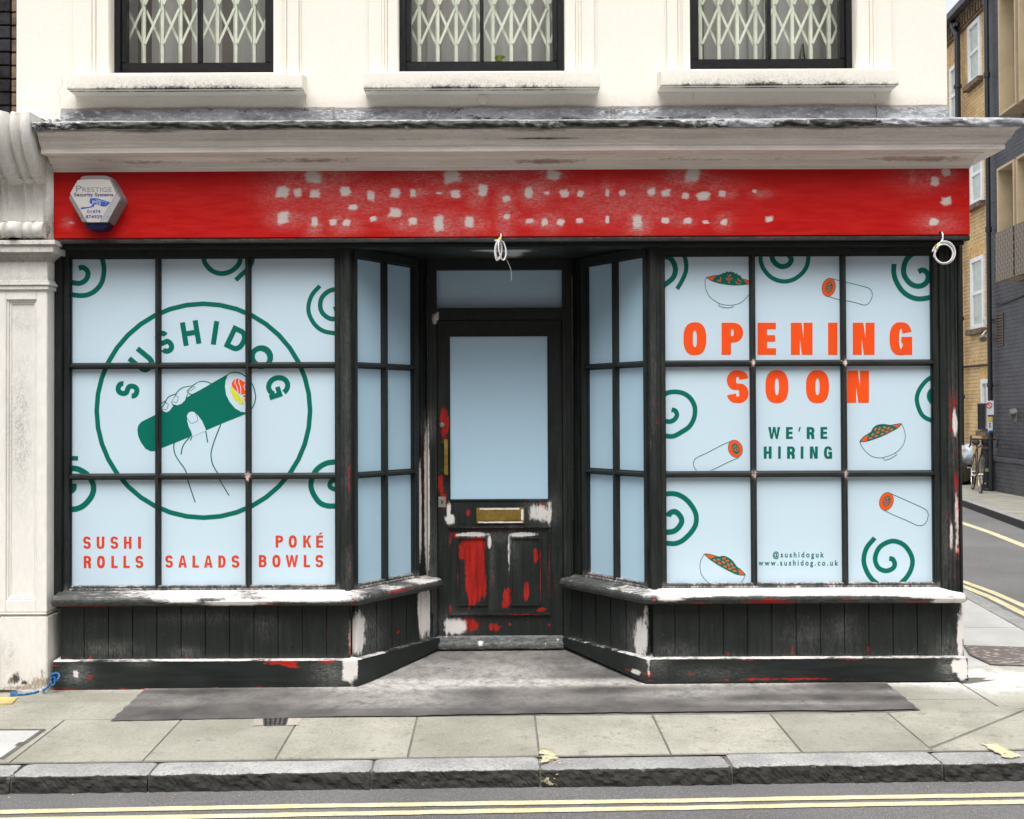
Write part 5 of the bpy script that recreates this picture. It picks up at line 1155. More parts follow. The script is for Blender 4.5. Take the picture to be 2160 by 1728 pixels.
def dustf(x, y):
    a = .9*np.exp(-((y+.0)/.10)**2)*((x > 1.6)*1.0+.35*(x <= 1.6)*(x > -2.3)); a = a+.9*np.exp(-(((x-2.75)/.35)**2+((y-.02)/.28)**2)); return np.clip(a, 0, 1), 0*x, 0*x
slabs('paving_slabs', rects, M['slab'], 4, dustf)
# corner & side pavement slabs: larger pale ones
cr = []; 
kin = [q for q in inner if q.x > xr2]; 
low = [(q.x, q.y) for q in kin if q.y < -.2]
cr.append([(xr2, -1.14)]+[(xr2, ky(xr2)+KW+.006)]+[(a-.004, b+.006) for a, b in low]+[(low[-1][0]-.02, -.18), (3.2, -.13), (2.73, -.56)])
slabs('paving_slabs', cr, M['slab'], 9, dustf)
cr = []; cr0 = None
up_ = [q for q in kin if q.y >= -.2]
def sx(y):
    for a, b in zip(up_[:-1], up_[1:]):
        if a.y <= y <= b.y: return a.x+(b.x-a.x)*(y-a.y)/(b.y-a.y)
    return up_[0].x if y < up_[0].y else up_[-1].x
ys = [-.12, .62, 1.4, 2.3, 3.2, 4.1, 5, 6, 7.5, 9, 11, 13, 16, 20, 25, 30]
slabs('paving_slabs', [[(2.606, -.56), (2.72, -.55), (3.2, -.12), (sx(-.1)-.02, -.12), (sx(.3)-.01, .3), (2.606, .3)]], M['slab'], 5, dustf)
for a, b in zip([.3]+ys[2:-1], ys[2:]): cr.append([(2.606, a), (sx(a)-.01, a), (sx(b)-.01, b), (2.606, b)])
slabs('paving_slabs', cr, M['slab_pale'], 11, dustf)
# asphalt patch with the lobby floor
mb = MB(); pts = [GP(233, 1524), GP(700, 1515.5), GP(1122, 1508.5), GP(1440, 1504.5), GP(1939, 1500), GP(1870, 1443)]
pl2 = GP(306, 1456)
xs2 = [-2.45+i*.03 for i in range(170)]
def edge_front(x):
    for a, b in zip(pts[:4], pts[1:5]):
        if a.x <= x <= b.x: return a.y+(b.y-a.y)*(x-a.x)/(b.x-a.x)
    return None
def pf2(u, v):
    xf = pts[0].x+(pts[4].x-pts[0].x)*u; xbk = pl2.x+(pts[5].x-pl2.x)*u; y0 = edge_front(min(max(xf, pts[0].x+1e-4), pts[4].x-1e-4)); y1 = .0
    x = xf+(xbk-xf)*v; y = y0+(y1-y0)*v
    if v < .02: y += .008*noise.noise(Vector((x*14, 0, 2)))+.012*noise.noise(Vector((x*3, 0, 5)))
    if u < .004 or u > .996: x += .012*noise.noise(Vector((0, y*18, 2)))
    return (x, y, pz(x, y)+.0085)
mb.grid(pf2, 300, 30)
def lobby(u, v):
    y = .0+.56*v; xl = AL.x-.1+(BLp.x-AL.x)*v; xr3 = AR.x+.1+(BR.x-AR.x)*v
    return (xl+(xr3-xl)*u, y, pz(0, 0)+AX*(xl+(xr3-xl)*u)+.0085+.068*v**1.1)
mb.grid(lobby, 70, 22)
def pw_(x, y, z, no):
    n_ = np.array([noise.noise(Vector((q*2.2, r*3, 3))) for q, r in zip(x, y)]); n2 = np.array([noise.noise(Vector((q*.9, r*6, 8))) for q, r in zip(x, y)])
    d = np.clip(.8*np.exp(-((y+.02)/.06)**2)+.33*(y > 0)+(.30+1.2*n2+.6*n_)*np.clip((y+.62)/.45, 0, 1)*np.exp(-np.maximum(y, 0)/.3), 0, 1)
    d = np.maximum(d, .9*np.exp(-(((x-AL.x-.0)/.12)**2+((y)/.12)**2))); d = np.where((y < -.47), d*.4, d)
    return np.clip(d*.9, 0, 1), 0*x, 0*x
struct('asphalt_patch', mb, M['patch'], wear=pw_)
# kerb ----------------------------------------------------------------
KP = [(KW, .0), (KW-.006, .004), (.03, .004), (.014, .001), (.004, -.010), (0, -.022), (-.002, -.04), (-.004, -.06), (-.005, -.08), (-.006, -.1), (-.006, -.16)]
jx = [GP(a, b).x for a, b in ((22, 1638), (313, 1634), (783, 1628), (1140, 1623), (1545, 1617), (1990, 1612))]; jx = [jx[0]-3*.95, jx[0]-2*.95, jx[0]-.95]+jx
arcl = [0]
for a, b in zip(kpath[:-1], kpath[1:]): arcl.append(arcl[-1]+(b-a).length)
def at_len(s):
    for i in range(len(arcl)-1):
        if arcl[i] <= s <= arcl[i+1]:
            t = (s-arcl[i])/(arcl[i+1]-arcl[i]); return kpath[i].lerp(kpath[i+1], t), nrm(i).lerp(nrm(i+1), t).normalized()
    return kpath[-1], nrm(len(kpath)-1)
def len_at_x(xx): 
    for i in range(len(kpath)-1):
        if kpath[i].x <= xx <= kpath[i+1].x: return arcl[i]+(xx-kpath[i].x)/(kpath[i+1].x-kpath[i].x)*(arcl[i+1]-arcl[i])
js = [len_at_x(q) for q in jx]
while js[-1] < arcl[-1]-1: js.append(js[-1]+.9)
mb = MB(); top_tint = []
for si, (s0, s1) in enumerate(zip(js[:-1], js[1:])):
    near = s0 < len_at_x(2.3)+1.0; step = .011 if near and kpath[0].x+s0 > -4 else .1
    s0 += .005; s1 -= .005; m_ = max(3, int((s1-s0)/step)); vs = []; dn = rng.uniform(-.004, .004); dz = rng.uniform(-.003, .003)
    KQ = KP if not near else [KP[0], KP[1], (.10, .004), (.06, .004)]+[(.03, .004), (.014, .0025), (.006, -.002)]+[(.002-.001*i, -.009-.0125*i) for i in range(9)]+[(-.006, -.17)]
    for i in range(m_+1):
        c, nn = at_len(s0+(s1-s0)*i/m_); e = min(i, m_-i)*(s1-s0)/m_; rd = .008*math.exp(-e/.012)
        for o_, z in KQ:
            x, y = c.x-nn.x*(o_+dn), c.y-nn.y*(o_+dn); zz = pz(c.x, c.y)+z+dz*(z > -.02)
            if z < .003: nz_ = noise.fractal(Vector((x*24, y*24, zz*30)), .8, 2.2, 4)*.009+noise.noise(Vector((x*6, y*6, zz*8)))*.006; x += nn.x*nz_*(1 if z < -.01 else .5); y += nn.y*nz_; zz -= rd if z > -.03 else 0
            else: zz -= rd*.6
            vs.append((x, y, zz))
    q = len(KQ); mb.add(vs, [(i*q+j, (i+1)*q+j, (i+1)*q+j+1, i*q+j+1) for i in range(m_) for j in range(q-1)]+[tuple(range(q)), tuple(range(m_*q, (m_+1)*q))[::-1]])
c0 = GP(1140, 1622)
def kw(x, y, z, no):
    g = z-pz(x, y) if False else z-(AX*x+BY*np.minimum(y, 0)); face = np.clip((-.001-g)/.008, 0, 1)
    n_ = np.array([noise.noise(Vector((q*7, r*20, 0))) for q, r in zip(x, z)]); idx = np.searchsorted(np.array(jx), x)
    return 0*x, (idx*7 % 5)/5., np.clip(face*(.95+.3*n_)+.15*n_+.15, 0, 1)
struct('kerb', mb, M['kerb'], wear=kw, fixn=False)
# fill between the stones
mb = MB()
for i in range(len(kpath)-1):
    a, b = kpath[i], kpath[i+1]; na, nb2 = nrm(i), nrm(i+1); vs = []
    for c, nn in ((a, na), (b, nb2)):
        for o_, z in ((KW+.01, -.004), (.012, -.006), (.012, -.16)): vs.append((c.x-nn.x*o_, c.y-nn.y*o_, pz(c.x, c.y)+z))
    mb.add(vs, [(0, 3, 4, 1), (1, 4, 5, 2)])
struct('kerb_bed', mb, M['joint'], wear=lambda x, y, z, no: (0*x, 0*x, .3+0*x))
# road ------------------------------------------------------------------
mb = MB(); R2 = 400
mb.add([(-R2, -R2, rz(-20)), (-20, -R2, rz(-20)), (-20, R2, rz(-20)), (-R2, R2, rz(-20)), (20, -R2, rz(20)), (20, R2, rz(20)), (R2, -R2, rz(20)), (R2, R2, rz(20))], [(0, 1, 2, 3), (1, 4, 5, 2), (4, 6, 7, 5)])
struct('road', mb, M['road'])
def strip(pl, w_, fn_, z_, name='road_marking', jitter=.003, m_=None):
    mb = MB(); L = []
    rg = random.Random(len(pl)*7+int(w_*1000))
    P = [Vector((q.x, q.y, 0)) for q in pl]; Q = []
    for a, b in zip(P[:-1], P[1:]):
        n = max(1, int((b-a).length/.08)); Q += [a.lerp(b, i/n) for i in range(n)]
    Q.append(P[-1]); vs = []
    for i, q in enumerate(Q):
        t = (Q[min(i+1, len(Q)-1)]-Q[max(i-1, 0)]).normalized(); nn = Vector((-t.y, t.x, 0))
        for sg in (1, -1): c = q+nn*sg*(w_/2+rg.uniform(-jitter, jitter)); vs.append((c.x, c.y, fn_(c.x, c.y)+z_))
    mb.add(vs, [(2*i, 2*i+1, 2*i+3, 2*i+2) for i in range(len(Q)-1)]); return struct(name, mb, m_ or M['yellow'])
for l in ([(-60, 1715.5), (0, 1715), (300, 1708.5), (740, 1700.5), (1130, 1695), (1440, 1690.5), (1800, 1684), (2160, 1678)], [(-60, 1733), (0, 1731.5), (500, 1723), (740, 1718), (1130, 1711), (1440, 1706), (1800, 1699), (2160, 1693)]):
    P = [GR(*q) for q in l]; P = [P[0]+(P[0]-P[1])*6]+P+[P[-1]+(P[-1]-P[-2])*3]; strip(P, .046, rz, .004)
for l, w_ in (([(2024, 1225), (2092, 1249.5), (2160, 1279)], .075), ([(2024, 1234.5), (2092, 1262), (2160, 1296)], .075), ([(2022, 1101), (2092, 1125), (2160, 1152)], .11)):
    P = [GR(*q) for q in l]; P = [P[0]+(P[0]-P[1])*5]+P+[P[-1]+(P[-1]-P[-2])*1.5]; strip(P, w_, rz, .004)
# faded yellow dashes across the kerb
def patchy(name, fnn, nu=60, nv=60, edge=.18, keep=.75):
    mb = MB(); mb.grid(fnn, nu, nv); o = struct(name, mb, M['yellow_worn'], fixn=False); me = o.data
    at = me.color_attributes.new('wear', 'FLOAT_COLOR', 'POINT')
    for i in range(len(me.vertices)):
        u, v = (i % (nu+1))/nu, (i//(nu+1))/nv; e = min(u, 1-u, v, 1-v); at.data[i].color = (keep*min(1, e/edge), 0, 0, 1)
def onpave(pix, z_):
    q = [GP(*a) for a in pix]
    def f(u, v): a = q[0].lerp(q[1], u); b = q[3].lerp(q[2], u); c = a.lerp(b, v); return (c.x, c.y, pz(c.x, c.y)+z_)
    return f
patchy('road_marking', onpave([(1124, 1574), (1176, 1573), (1196, 1622), (1132, 1624)], .0115), keep=.58, edge=.3)
patchy('road_marking', onpave([(2050, 1566), (2090, 1565), (2176, 1607), (2132, 1615)], .0115), keep=.72, edge=.25)
kc = GP(1152, 1624)
patchy('road_marking', lambda u, v: (kc.x-.07+.14*u, ky(kc.x)-.012-.006*math.sin(v*3), pz(kc.x, ky(kc.x))-.008-.07*v), keep=.52, edge=.35)
# covers in the pavement -------------------------------------------------
def quad_thing(name, pix, m_, label, cat, z_=.009, th=.006, bevel=.001):
    q = [GP(*a) for a in pix]; c = sum(q, Vector())/4; t = thing(name, label, cat, (c.x, c.y, pz(c.x, c.y)))
    n = len(q); mb = MB().add([(a.x, a.y, pz(a.x, a.y)+z_) for a in q]+[(a.x, a.y, pz(a.x, a.y)+z_-th) for a in q], [tuple(range(n))]+[(i, (i+1) % n, n+(i+1) % n, n+i) for i in range(n)]); return t, mb, q
t, mb, q = quad_thing('drain_cover', [(555, 1519), (608, 1518), (603, 1533), (556, 1534)], M['iron'], 'small square iron grid cover in the paving beside the asphalt patch', 'drain cover')
body = obj('cover', mb, M['iron'], t); g = MB()
for i in range(5):
    a, b = q[0].lerp(q[1], (i+.5)/5), q[3].lerp(q[2], (i+.5)/5); g.add([(a.x-.005, a.y, pz(a.x, a.y)+.010), (a.x+.005, a.y, pz(a.x, a.y)+.010), (b.x+.005, b.y, pz(b.x, b.y)+.010), (b.x-.005, b.y, pz(b.x, b.y)+.010)], [(0, 1, 2, 3)])
for i in range(3):
    a, b = q[0].lerp(q[3], (i+.6)/3.2), q[1].lerp(q[2], (i+.6)/3.2); g.add([(a.x, a.y-.004, pz(a.x, a.y)+.0105), (b.x, b.y-.004, pz(b.x, b.y)+.0105), (b.x, b.y+.004, pz(b.x, b.y)+.0105), (a.x, a.y+.004, pz(a.x, a.y)+.0105)], [(0, 1, 2, 3)])
obj('grid', g, M['rubber'], t)
for pp in ([(536, 1519.5), (554, 1519), (555, 1534), (532, 1534.5)], [(609, 1518), (636, 1517.5), (630, 1532.5), (604, 1533)]):
    _, mb, _q = None, None, None
    qq = [GP(*a) for a in pp]; struct('concrete_infill', MB().add([(a.x, a.y, pz(a.x, a.y)+.0078) for a in qq], [(0, 1, 2, 3)]), simple('pinkish_concrete', (.36, .32, .27), .85))
t, mb, q = quad_thing('inspection_cover', [(-75, 1543), (97, 1542.5), (6, 1606), (-190, 1608)], M['iron'], 'rectangular recessed inspection cover with a dark metal rim at the left of the pavement', 'manhole cover')
obj('tray', mb, M['slab_pale'], t, res=.05, wear=lambda x, y, z, no: (0*x, .3+0*x, .1+0*x)); g = MB()
for i in range(4):
    a, b = q[i], q[(i+1) % 4]; dr = (b-a).normalized(); nn = Vector((-dr.y, dr.x, 0)); c = sum(q, Vector())/4
    if (c-a).dot(nn) < 0: nn = -nn
    for w0, w1 in ((0, .009), (.014, .019)): g.add([(*(a+nn*w0).xy, pz(a.x, a.y)+.0115), (*(b+nn*w0).xy, pz(b.x, b.y)+.0115), (*(b+nn*w1).xy, pz(b.x, b.y)+.0115), (*(a+nn*w1).xy, pz(a.x, a.y)+.0115)], [(0, 1, 2, 3)])
kh = [GP(*a) for a in ((40, 1571), (56, 1570), (46, 1577), (30, 1577.5))]; g.add([(a.x, a.y, pz(a.x, a.y)+.0118) for a in kh], [(0, 1, 2, 3)])
obj('rim', g, M['iron'], t)
hx = [RP(x, y, (0, 0, 0), (-AX, 0, 1)) for x, y in ((2035, 1366), (2190, 1371), (2190, 1408), (2090, 1405), (2047, 1385))]; c = sum(hx, Vector())/5
t = thing('manhole_cover', 'large ribbed steel manhole cover in the pale side pavement', 'manhole cover', (c.x, c.y, c.z))
mb = MB().add([(a.x, a.y, a.z+.012) for a in hx]+[(a.x, a.y, a.z-.002) for a in hx], [tuple(range(5))]+[(i, (i+1) % 5, 5+(i+1) % 5, 5+i) for i in range(5)]); obj('plate', mb, M['tread'], t)
g = MB()
for i in range(5):
    a, b = hx[i], hx[(i+1) % 5]; g.tube([(a.x, a.y, a.z+.011), (b.x, b.y, b.z+.011)], .006, 6)
obj('frame', g, M['iron'], t)
mb = MB(); q = [GP(*a) for a in ((-60, 1476), (37, 1474.5), (26, 1488), (-70, 1490))]; mb.add([(a.x, a.y, pz(a.x, a.y)+.011) for a in q]+[(a.x, a.y, pz(a.x, a.y)+.003) for a in q], [(0, 1, 2, 3), (0, 1, 5, 4), (1, 2, 6, 5), (2, 3, 7, 6), (3, 0, 4, 7)])
tag(obj('cover_plate', mb, M['yellow_plastic']), 'yellow rectangular cover set in the paving under the blue rope', 'cover')
# small litter: gravel and leaves in the gutter, gum
mb = MB(); rg = random.Random(8)
for i in range(46):
    x = rg.uniform(-3, 3); y = ky(x)-.02-abs(rg.gauss(0, .03)); s_ = rg.uniform(.002, .007); z0 = rz(x)
    mb.add([(x+s_*rg.uniform(.6, 1.5)*math.cos(a), y+s_*math.sin(a), z0+s_*.3*rg.random()+.002) for a in (0, 1.6, 3.1, 4.6)]+[(x, y, z0+s_*.8)], [(0, 1, 4), (1, 2, 4), (2, 3, 4), (3, 0, 4)])
o = obj('gutter_grit', mb, simple('leaf_litter', (.42, .27, .14), .8, var=.6, scale=20)); o['kind'] = 'stuff'
# ------------------------------------------------------------------ alarm box
ax = lambda px, py, Y: W(px, py, Y)
za = 150/1848
def AP(x, y, Y): return W(130+x*za, 360+y*za, Y)
YA = FY-.075
cA = AP(880, 800, FY)
T = thing('alarm_box', 'hexagonal grey and white burglar alarm box with a blue lens fixed to the red fascia', 'alarm box', (cA.x, FY, cA.z))
hexo = [(560,135),(700,128),(880,125),(1050,128),(1180,135),(1250,200),(1530,690),(1525,770),(1190,1345),(540,1345),(205,760),(190,690),(235,600),(500,170)]
fr = [AP(*q, YA) for q in hexo]; c0 = sum(fr, Vector())/len(fr)
bk = [Vector((c0.x+(q.x-c0.x)*1.06+.004, FY+.0, c0.z+(q.z-c0.z)*1.05)) for q in fr]; n = len(fr)
obj('housing', MB().add(list(fr)+bk, [tuple(range(n))]+[(i, (i+1) % n, n+(i+1) % n, n+i) for i in range(n)]), M['shell_grey'], T, bevel=.004)
def fnA(o=0): return lambda x, y, off: AP(x, y, YA-off-o)
p = Print(fnA()); p.fill([(420,250),(600,232),(880,222),(1100,228),(1250,245),(1415,590),(990,1340),(670,1340),(222,590)]); face = obj('cover', p.mb, M['shell_white'], T, fixn=False)
p = Print(fnA()); p.fill([(1418,600),(1525,720),(1190,1338),(1000,1338)]); p.done('side_panel', simple('mid_grey_plastic', (.34, .34, .34), .45, var=.05), T)
lb = [AP(*q, YA+.01) for q in ((560,1350),(1270,1350),(1180,1500),(1080,1550),(760,1550),(660,1480))]; lk = [Vector((q.x, FY, q.z)) for q in lb]; n = 6
obj('strobe_lens', MB().add(lb+lk, [tuple(range(n))]+[(i, (i+1) % n, n+(i+1) % n, n+i) for i in range(n)]), M['lens_blue'], T, bevel=.006)
for sx_, sy_ in ((1190, 1195), (505, 1195)):
    c = AP(sx_, sy_, YA); m_ = MB(); m_.xf = lambda p, c=c: Vector((c.x+p.x, c.y-.001-p.z, c.z+p.y)); m_.lathe([(.0035, 0), (.003, .002), (.0005, .002)], (0, 0, 0), 12); obj('screw', m_, M['steel'], T)
p = Print(fnA(.001)); 
fit_text(p, 'P', 370, 520, 550, 170, -.004); fit_text(p, 'RESTIGE', 540, 1300, 550, 122, -.004, 1.0); p.done('lettering', M['grey_ink'], T)
p = Print(fnA(.001)); fit_text(p, 'Security Systems', 325, 1345, 665, 92, .018); p.done('lettering', M['navy_ink'], T)
p = Print(fnA(.001)); fit_text(p, '01474', 660, 1010, 1105, 88, .012); fit_text(p, '874929', 625, 1050, 1240, 88, .012); p.done('lettering', simple('blue_grey_ink', (.06, .08, .3), .5), T)
p = Print(fnA(.001)); p.fill([(745,720),(900,715),(1250,820),(1245,850),(1160,925),(1060,930),(960,890),(850,880),(800,880),(720,830)]); p.fill([(500,960),(560,955),(700,945),(840,900),(840,935),(720,965),(500,1005)]); p.fill([(780,870),(850,880),(830,920),(780,905)]); p.done('emblem', M['blue_ink'], T)
p = Print(fnA(.001)); p.layer = 3; fit_text(p, 'PSS', 800, 1020, 885, 110, .004); p.stroke([(880,750),(1180,830),(1130,890)], 10, smooth=False); p.done('lettering', M['shell_white'], T)
# ------------------------------------------------------------------ cable coils
zc_ = 120/1725
def C1(x, y, d=0): return W(1000+x*zc_, 480+y*zc_, FY-.02-d)
def coil(name, label, pts_list, r, hole, taped, old=None, hk=FY):
    c = hole; t = thing(name, label, 'cable coil', (c.x, hk, c.z), 'cable coils hanging from the fascia')
    mb = MB()
    for l in pts_list: mb.tube(crom(l, 6), r, 8)
    obj('cable', mb, M['cable'], t, smooth=True)
    m_ = MB(); m_.xf = lambda p: Vector((c.x+p.x, hk-.0012-p.z, c.z+p.y)); m_.lathe([(.0075, 0), (.0075, .0004), (.0005, .0005)], (0, 0, 0), 14); obj('grommet', m_, M['dark_void'], t)
    m_ = MB().tube(taped, r*2.1, 8); obj('tape', m_, M['tape'], t)
    return t
L1 = [[C1(812, 200, -.02), C1(815, 250, 0), C1(790, 350, .01), C1(720, 400, .02), C1(655, 540, .03), C1(630, 720, .03), C1(650, 900, .03), C1(690, 1000, .02), C1(750, 930, .0), C1(820, 800, -.02), C1(845, 620, -.02), C1(810, 450, -.01), C1(770, 360, .01), C1(745, 480, .03), C1(745, 650, .035), C1(790, 850, .03), C1(860, 980, .02), C1(920, 960, .01), C1(965, 820, 0), C1(955, 640, -.01), C1(890, 460, -.01), C1(800, 400, 0), C1(700, 390, .01), C1(620, 400, .01)],
      [C1(740, 390, .015), C1(680, 540, .02), C1(655, 740, .02), C1(690, 920, .015), C1(740, 970, .0), C1(800, 900, -.01), C1(830, 700, -.02), C1(815, 480, -.01)]]
coil('cable_coil', 'narrow white cable coil seen edge on, hanging over the doorway', L1, .0044, C1(812, 195), [C1(790, 330, .012), C1(765, 380, .016)])
mb = MB().tube(crom([C1(965, 960, -.03)]+[C1(a, b, -.04) for a, b in ((1000, 1020), (1060, 1130), (1110, 1270), (1135, 1400), (1130, 1520), (1118, 1620))], 5), .0028, 6)
o = obj('cable_end', mb, M['cable_old'], smooth=True); tag(o, 'thin greyish loose cable tail hanging below the coil over the doorway', 'cable')
zd_ = 100/1232
def C2(x, y, d=0): return W(1940+x*zd_, 460+y*zd_, FY-.025-d)
def circ(cx, cy, rx, ry, a0, a1, d, n=22): return [C2(cx+rx*math.cos(math.radians(a0+(a1-a0)*i/n)), cy+ry*math.sin(math.radians(a0+(a1-a0)*i/n)), d) for i in range(n+1)]
L2 = [[C2(575, 370, -.025), C2(600, 440, 0), C2(595, 540, .004), C2(555, 620, .008)]+circ(645, 900, 275, 295, 215+0, 215-330, .012)[3:], circ(640, 905, 255, 270, -130, 220, .0), circ(625, 930, 235, 245, -150, 200, .02), [C2(330, 880, .0), C2(360, 800, .0), C2(420, 720, .004), C2(520, 640, .004)]]
coil('cable_coil', 'round white cable coil with yellow tape at the right end of the fascia', L2, .0042, C2(575, 360), [C2(425, 690, .008), C2(490, 760, .008)])
# ------------------------------------------------------------------ blue rope
ze = 160/1255
def Rp(x, y, lift=0, Y=None): 
    if Y is not None: return W(x*ze, 1280+y*ze, Y)
    q = GP(x*ze, 1280+y*ze); return Vector((q.x, q.y, q.z+lift))
t = thing('rope', 'frayed blue rope with a knot lying at the foot of the pilaster', 'rope', (XW(115, 1440, -.1), -.15, 0))
mb = MB(); base_pts = [W(112, 1432, -.12), W(105, 1442, -.12), W(100, 1450, -.13), W(92, 1456, -.14)]+[Rp(700, 1390, .01), Rp(600, 1440, .008), Rp(420, 1475, .008), Rp(300, 1480, .008)]
for k_ in range(3):
    pts = crom(base_pts, 8); q = []
    for i, p_ in enumerate(pts): a = i*.9+k_*2.094; q.append(p_+Vector((0, math.cos(a)*.004, math.sin(a)*.004)))
    mb.tube(q, .0038, 6)
e0 = Rp(320, 1480, .008)
for k_ in range(9): mb.tube(crom([e0, Rp(250, 1465+(k_-4)*8, .008), Rp(160+8*(k_ % 3), 1470+(k_-4)*13, .009)], 4), .002, 5)
obj('strand', mb, M['rope'], t)
kn = W(115, 1428, -.125); mb = MB()
mb.tube([kn+Vector((math.cos(a)*.02+math.cos(2*a)*.007, math.sin(3*a)*.008-.004, math.sin(a)*.018+math.sin(2*a)*.006)) for a in [i*math.pi/10 for i in range(20)]], .007, 7, close=True)
mb.tube([kn+Vector((math.cos(a)*.011-.004, -.01+math.sin(a)*.004, math.sin(a)*.024-.02)) for a in [i*math.pi/8 for i in range(16)]], .005, 7, close=True)
obj('knot', mb, M['rope'], t)
# plants behind the upper windows
for (px, py, lab, kind) in ((1052, 116, 'bright green leaf tip behind the gate of the middle upper window', 0), (1692, 105, 'small dark green sprig behind the gate of the rightmost upper window', 1)):
    Y = .32; c = W(px, 128, Y); t = thing('plant', lab, 'plant', (c.x, c.y, c.z))
    mb = MB()
    if kind == 0:
        for k_ in range(6):
            a = -1.2+k_*.5; mb.add([(c.x, Y, c.z-.02), (c.x+math.sin(a)*.03-.012, Y-.01, c.z+.03), (c.x+math.sin(a)*.06, Y-.02, c.z-.005+math.cos(a)*.03), (c.x+math.sin(a)*.03+.014, Y-.01, c.z+.022)], [(0, 1, 2, 3)])
        obj('leaves', mb, M['leaf'], t)
    else:
        mb.tube([(c.x, Y, c.z-.02), (c.x+.004, Y, c.z+.1)], .0015, 5); rg = random.Random(2)
        for k_ in range(26):
            z = c.z+.1*k_/26; sg = 1 if k_ % 2 else -1; L_ = .03*(1-k_/32); x = c.x+.004*k_/26
            mb.add([(x, Y, z), (x+sg*L_*.5, Y-.005, z+.002), (x+sg*L_, Y, z+.012), (x+sg*L_*.5, Y, z+.012)], [(0, 1, 2, 3)])
        obj('leaves', mb, simple('dark_leaf', (.03, .07, .03), .5), t)
    m_ = MB(); m_.lathe([(.04, -.12), (.055, -.02), (.05, -.02), (.005, -.03)], (c.x, c.y, c.z-.0), 16); obj('pot', m_, M['brick_brown'], t)
# ------------------------------------------------------------------ side street
P_ = Vector((9.65, 14.4, 0)); dS = Vector((.088, 1, 0)).normalized(); nS = Vector((-dS.y, dS.x, 0))   # outward, towards the camera side
def WS(px, py, off=0.0): return RP(px, py, P_+nS*off, nS)
def tS(px, py=600, off=0.0): return (WS(px, py, off)-P_).dot(dS)
def zS(px, py, off=0.0): return WS(px, py, off).z
def side(t, off, z): return P_+dS*t+nS*off+Vector((0, 0, z))
class SX:
    def __call__(s, p): return side(p[0], p[1], p[2])
SXF = SX()
tb = tS(2092, 1000); te = tS(1985, 600); tn = tS(2260, 600); print('side t', tb, te, tn)
GB = AX*9
# dark brick building
DB = thing('dark_brick_building', 'modern dark painted brick building with bronze box windows across the side street', 'building', tuple(side(tb-4, 0, 0)))
bays = [(2103, 2144, 8, 236, 1), (2103, 2150, 331, 592, 1)]
mb = MB(); mb.xf = SXF; tnn = tb-9
mb.box(tnn, tb, -6, 0, -.2, 12.5); obj('wall', mb, M['brick_dark'], DB)
mb = MB(); mb.xf = SXF; zpl = zS(2125, 977, .22); mb.box(tnn, tb-.12, 0.0, .26, -.2, zpl); mb.box(tnn, tb-.1, 0, .28, zpl+.002, zpl+.075); obj('plinth', mb, M['brick_dark'], DB, bevel=.012)
def bay(t0, t1, z0, z1, panel, zp=None):
    if t0 > t1: t0, t1 = t1, t0
    mb = MB(); mb.xf = SXF; th = .05; o1_ = .36
    mb.box(t0, t0+th, -.02, o1_, z0, z1); mb.box(t1-th, t1, -.02, o1_, z0, z1); mb.box(t0+th, t1-th, -.02, o1_, z1-th, z1); mb.box(t0+th, t1-th, -.02, o1_, z0, z0+th)
    mb.box(t0+.3, t1-th, .03, .05, z0+th, z1-th)
    w_ = obj('window', mb, M['bronze'], DB, bevel=.006)
    tg = (t0+t1)/2
    m2 = MB(); m2.xf = SXF; m2.add([(t0+th, .12, z0+th), (t1-th, .12, z0+th), (t1-th, .12, z1-th), (t0+th, .12, z1-th)], [(0, 1, 2, 3)]); obj('pane', m2, M['glass'], w_)
    m2 = MB(); m2.xf = SXF
    for i in range(24): a = t0+th+(t1-t0-2*th)*i/24; b = a+(t1-t0-2*th)/24; m2.add([(a, .055+.03*(i % 2), z0+th), (b, .055+.03*((i+1) % 2), z0+th), (b, .055+.03*((i+1) % 2), z1-th), (a, .055+.03*(i % 2), z1-th)], [(0, 1, 2, 3)])
    obj('curtain', m2, M['curtain'], w_, fixn=False)
    if panel: m2 = MB(); m2.xf = SXF; m2.box(t0-.02, t1+.02, o1_+.002, o1_+.03, z0-.02, zp); obj('balustrade_panel', m2, M['perf'], w_, bevel=.004)
    return w_
t0, t1 = tS(2107, 240, .36), tS(2143, 236, .36); 
zA0, zA1 = zS(2109, 245, .36), zS(2125, 2, .36)
bay(t1, t0, zA0, zA1+.3, 0); bay(t1-.12-1.5, t1-.12, zA0+.35 if False else zA0, zA1+.3, 0)
zB1 = zS(2110, 352, .36); zB0 = zS(2103, 594, .36); zBp = zS(2104, 492, .36)
t2, t3 = tS(2104, 540, .36), tS(2140, 540, .36)
bay(t3, t2, zB0, zB1, 1, zBp); bay(t3-.1-1.5, t3-.1, zB0, zB1, 1, zBp)
mb = MB(); mb.xf = SXF
obj('drainpipe', MB().tube([side(tS(2083, 300, .09), .09, z) for z in (.0, 12)], .045, 10).tube([side(tS(2083, 300, .09), .09, z) for z in (5.0, 5.1)], .06, 10).tube([side(tS(2083, 300, .09), .09, z) for z in (8.0, 8.1)], .06, 10).tube([side(tS(2083, 300, .09), .09, z) for z in (2.0, 2.08)], .06, 10), M['black_pipe'], DB)
va, vb_ = tS(2104, 700), tS(2117.5, 700); vz1, vz0 = zS(2110, 661), zS(2110, 730); mb = MB(); mb.xf = SXF
mb.box(vb_, vb_+.03, 0, .02, vz0, vz1); mb.box(va-.03, va, 0, .02, vz0, vz1); mb.box(vb_+.03, va-.03, 0, .02, vz1-.03, vz1); mb.box(vb_+.03, va-.03, 0, .02, vz0, vz0+.03)
for i in range(10): z = vz0+.05+(vz1-vz0-.08)*i/10; mb.add([(vb_+.03, .004, z+.035), (va-.03, .004, z+.035), (va-.03, .024, z), (vb_+.03, .024, z)], [(0, 1, 2, 3)])
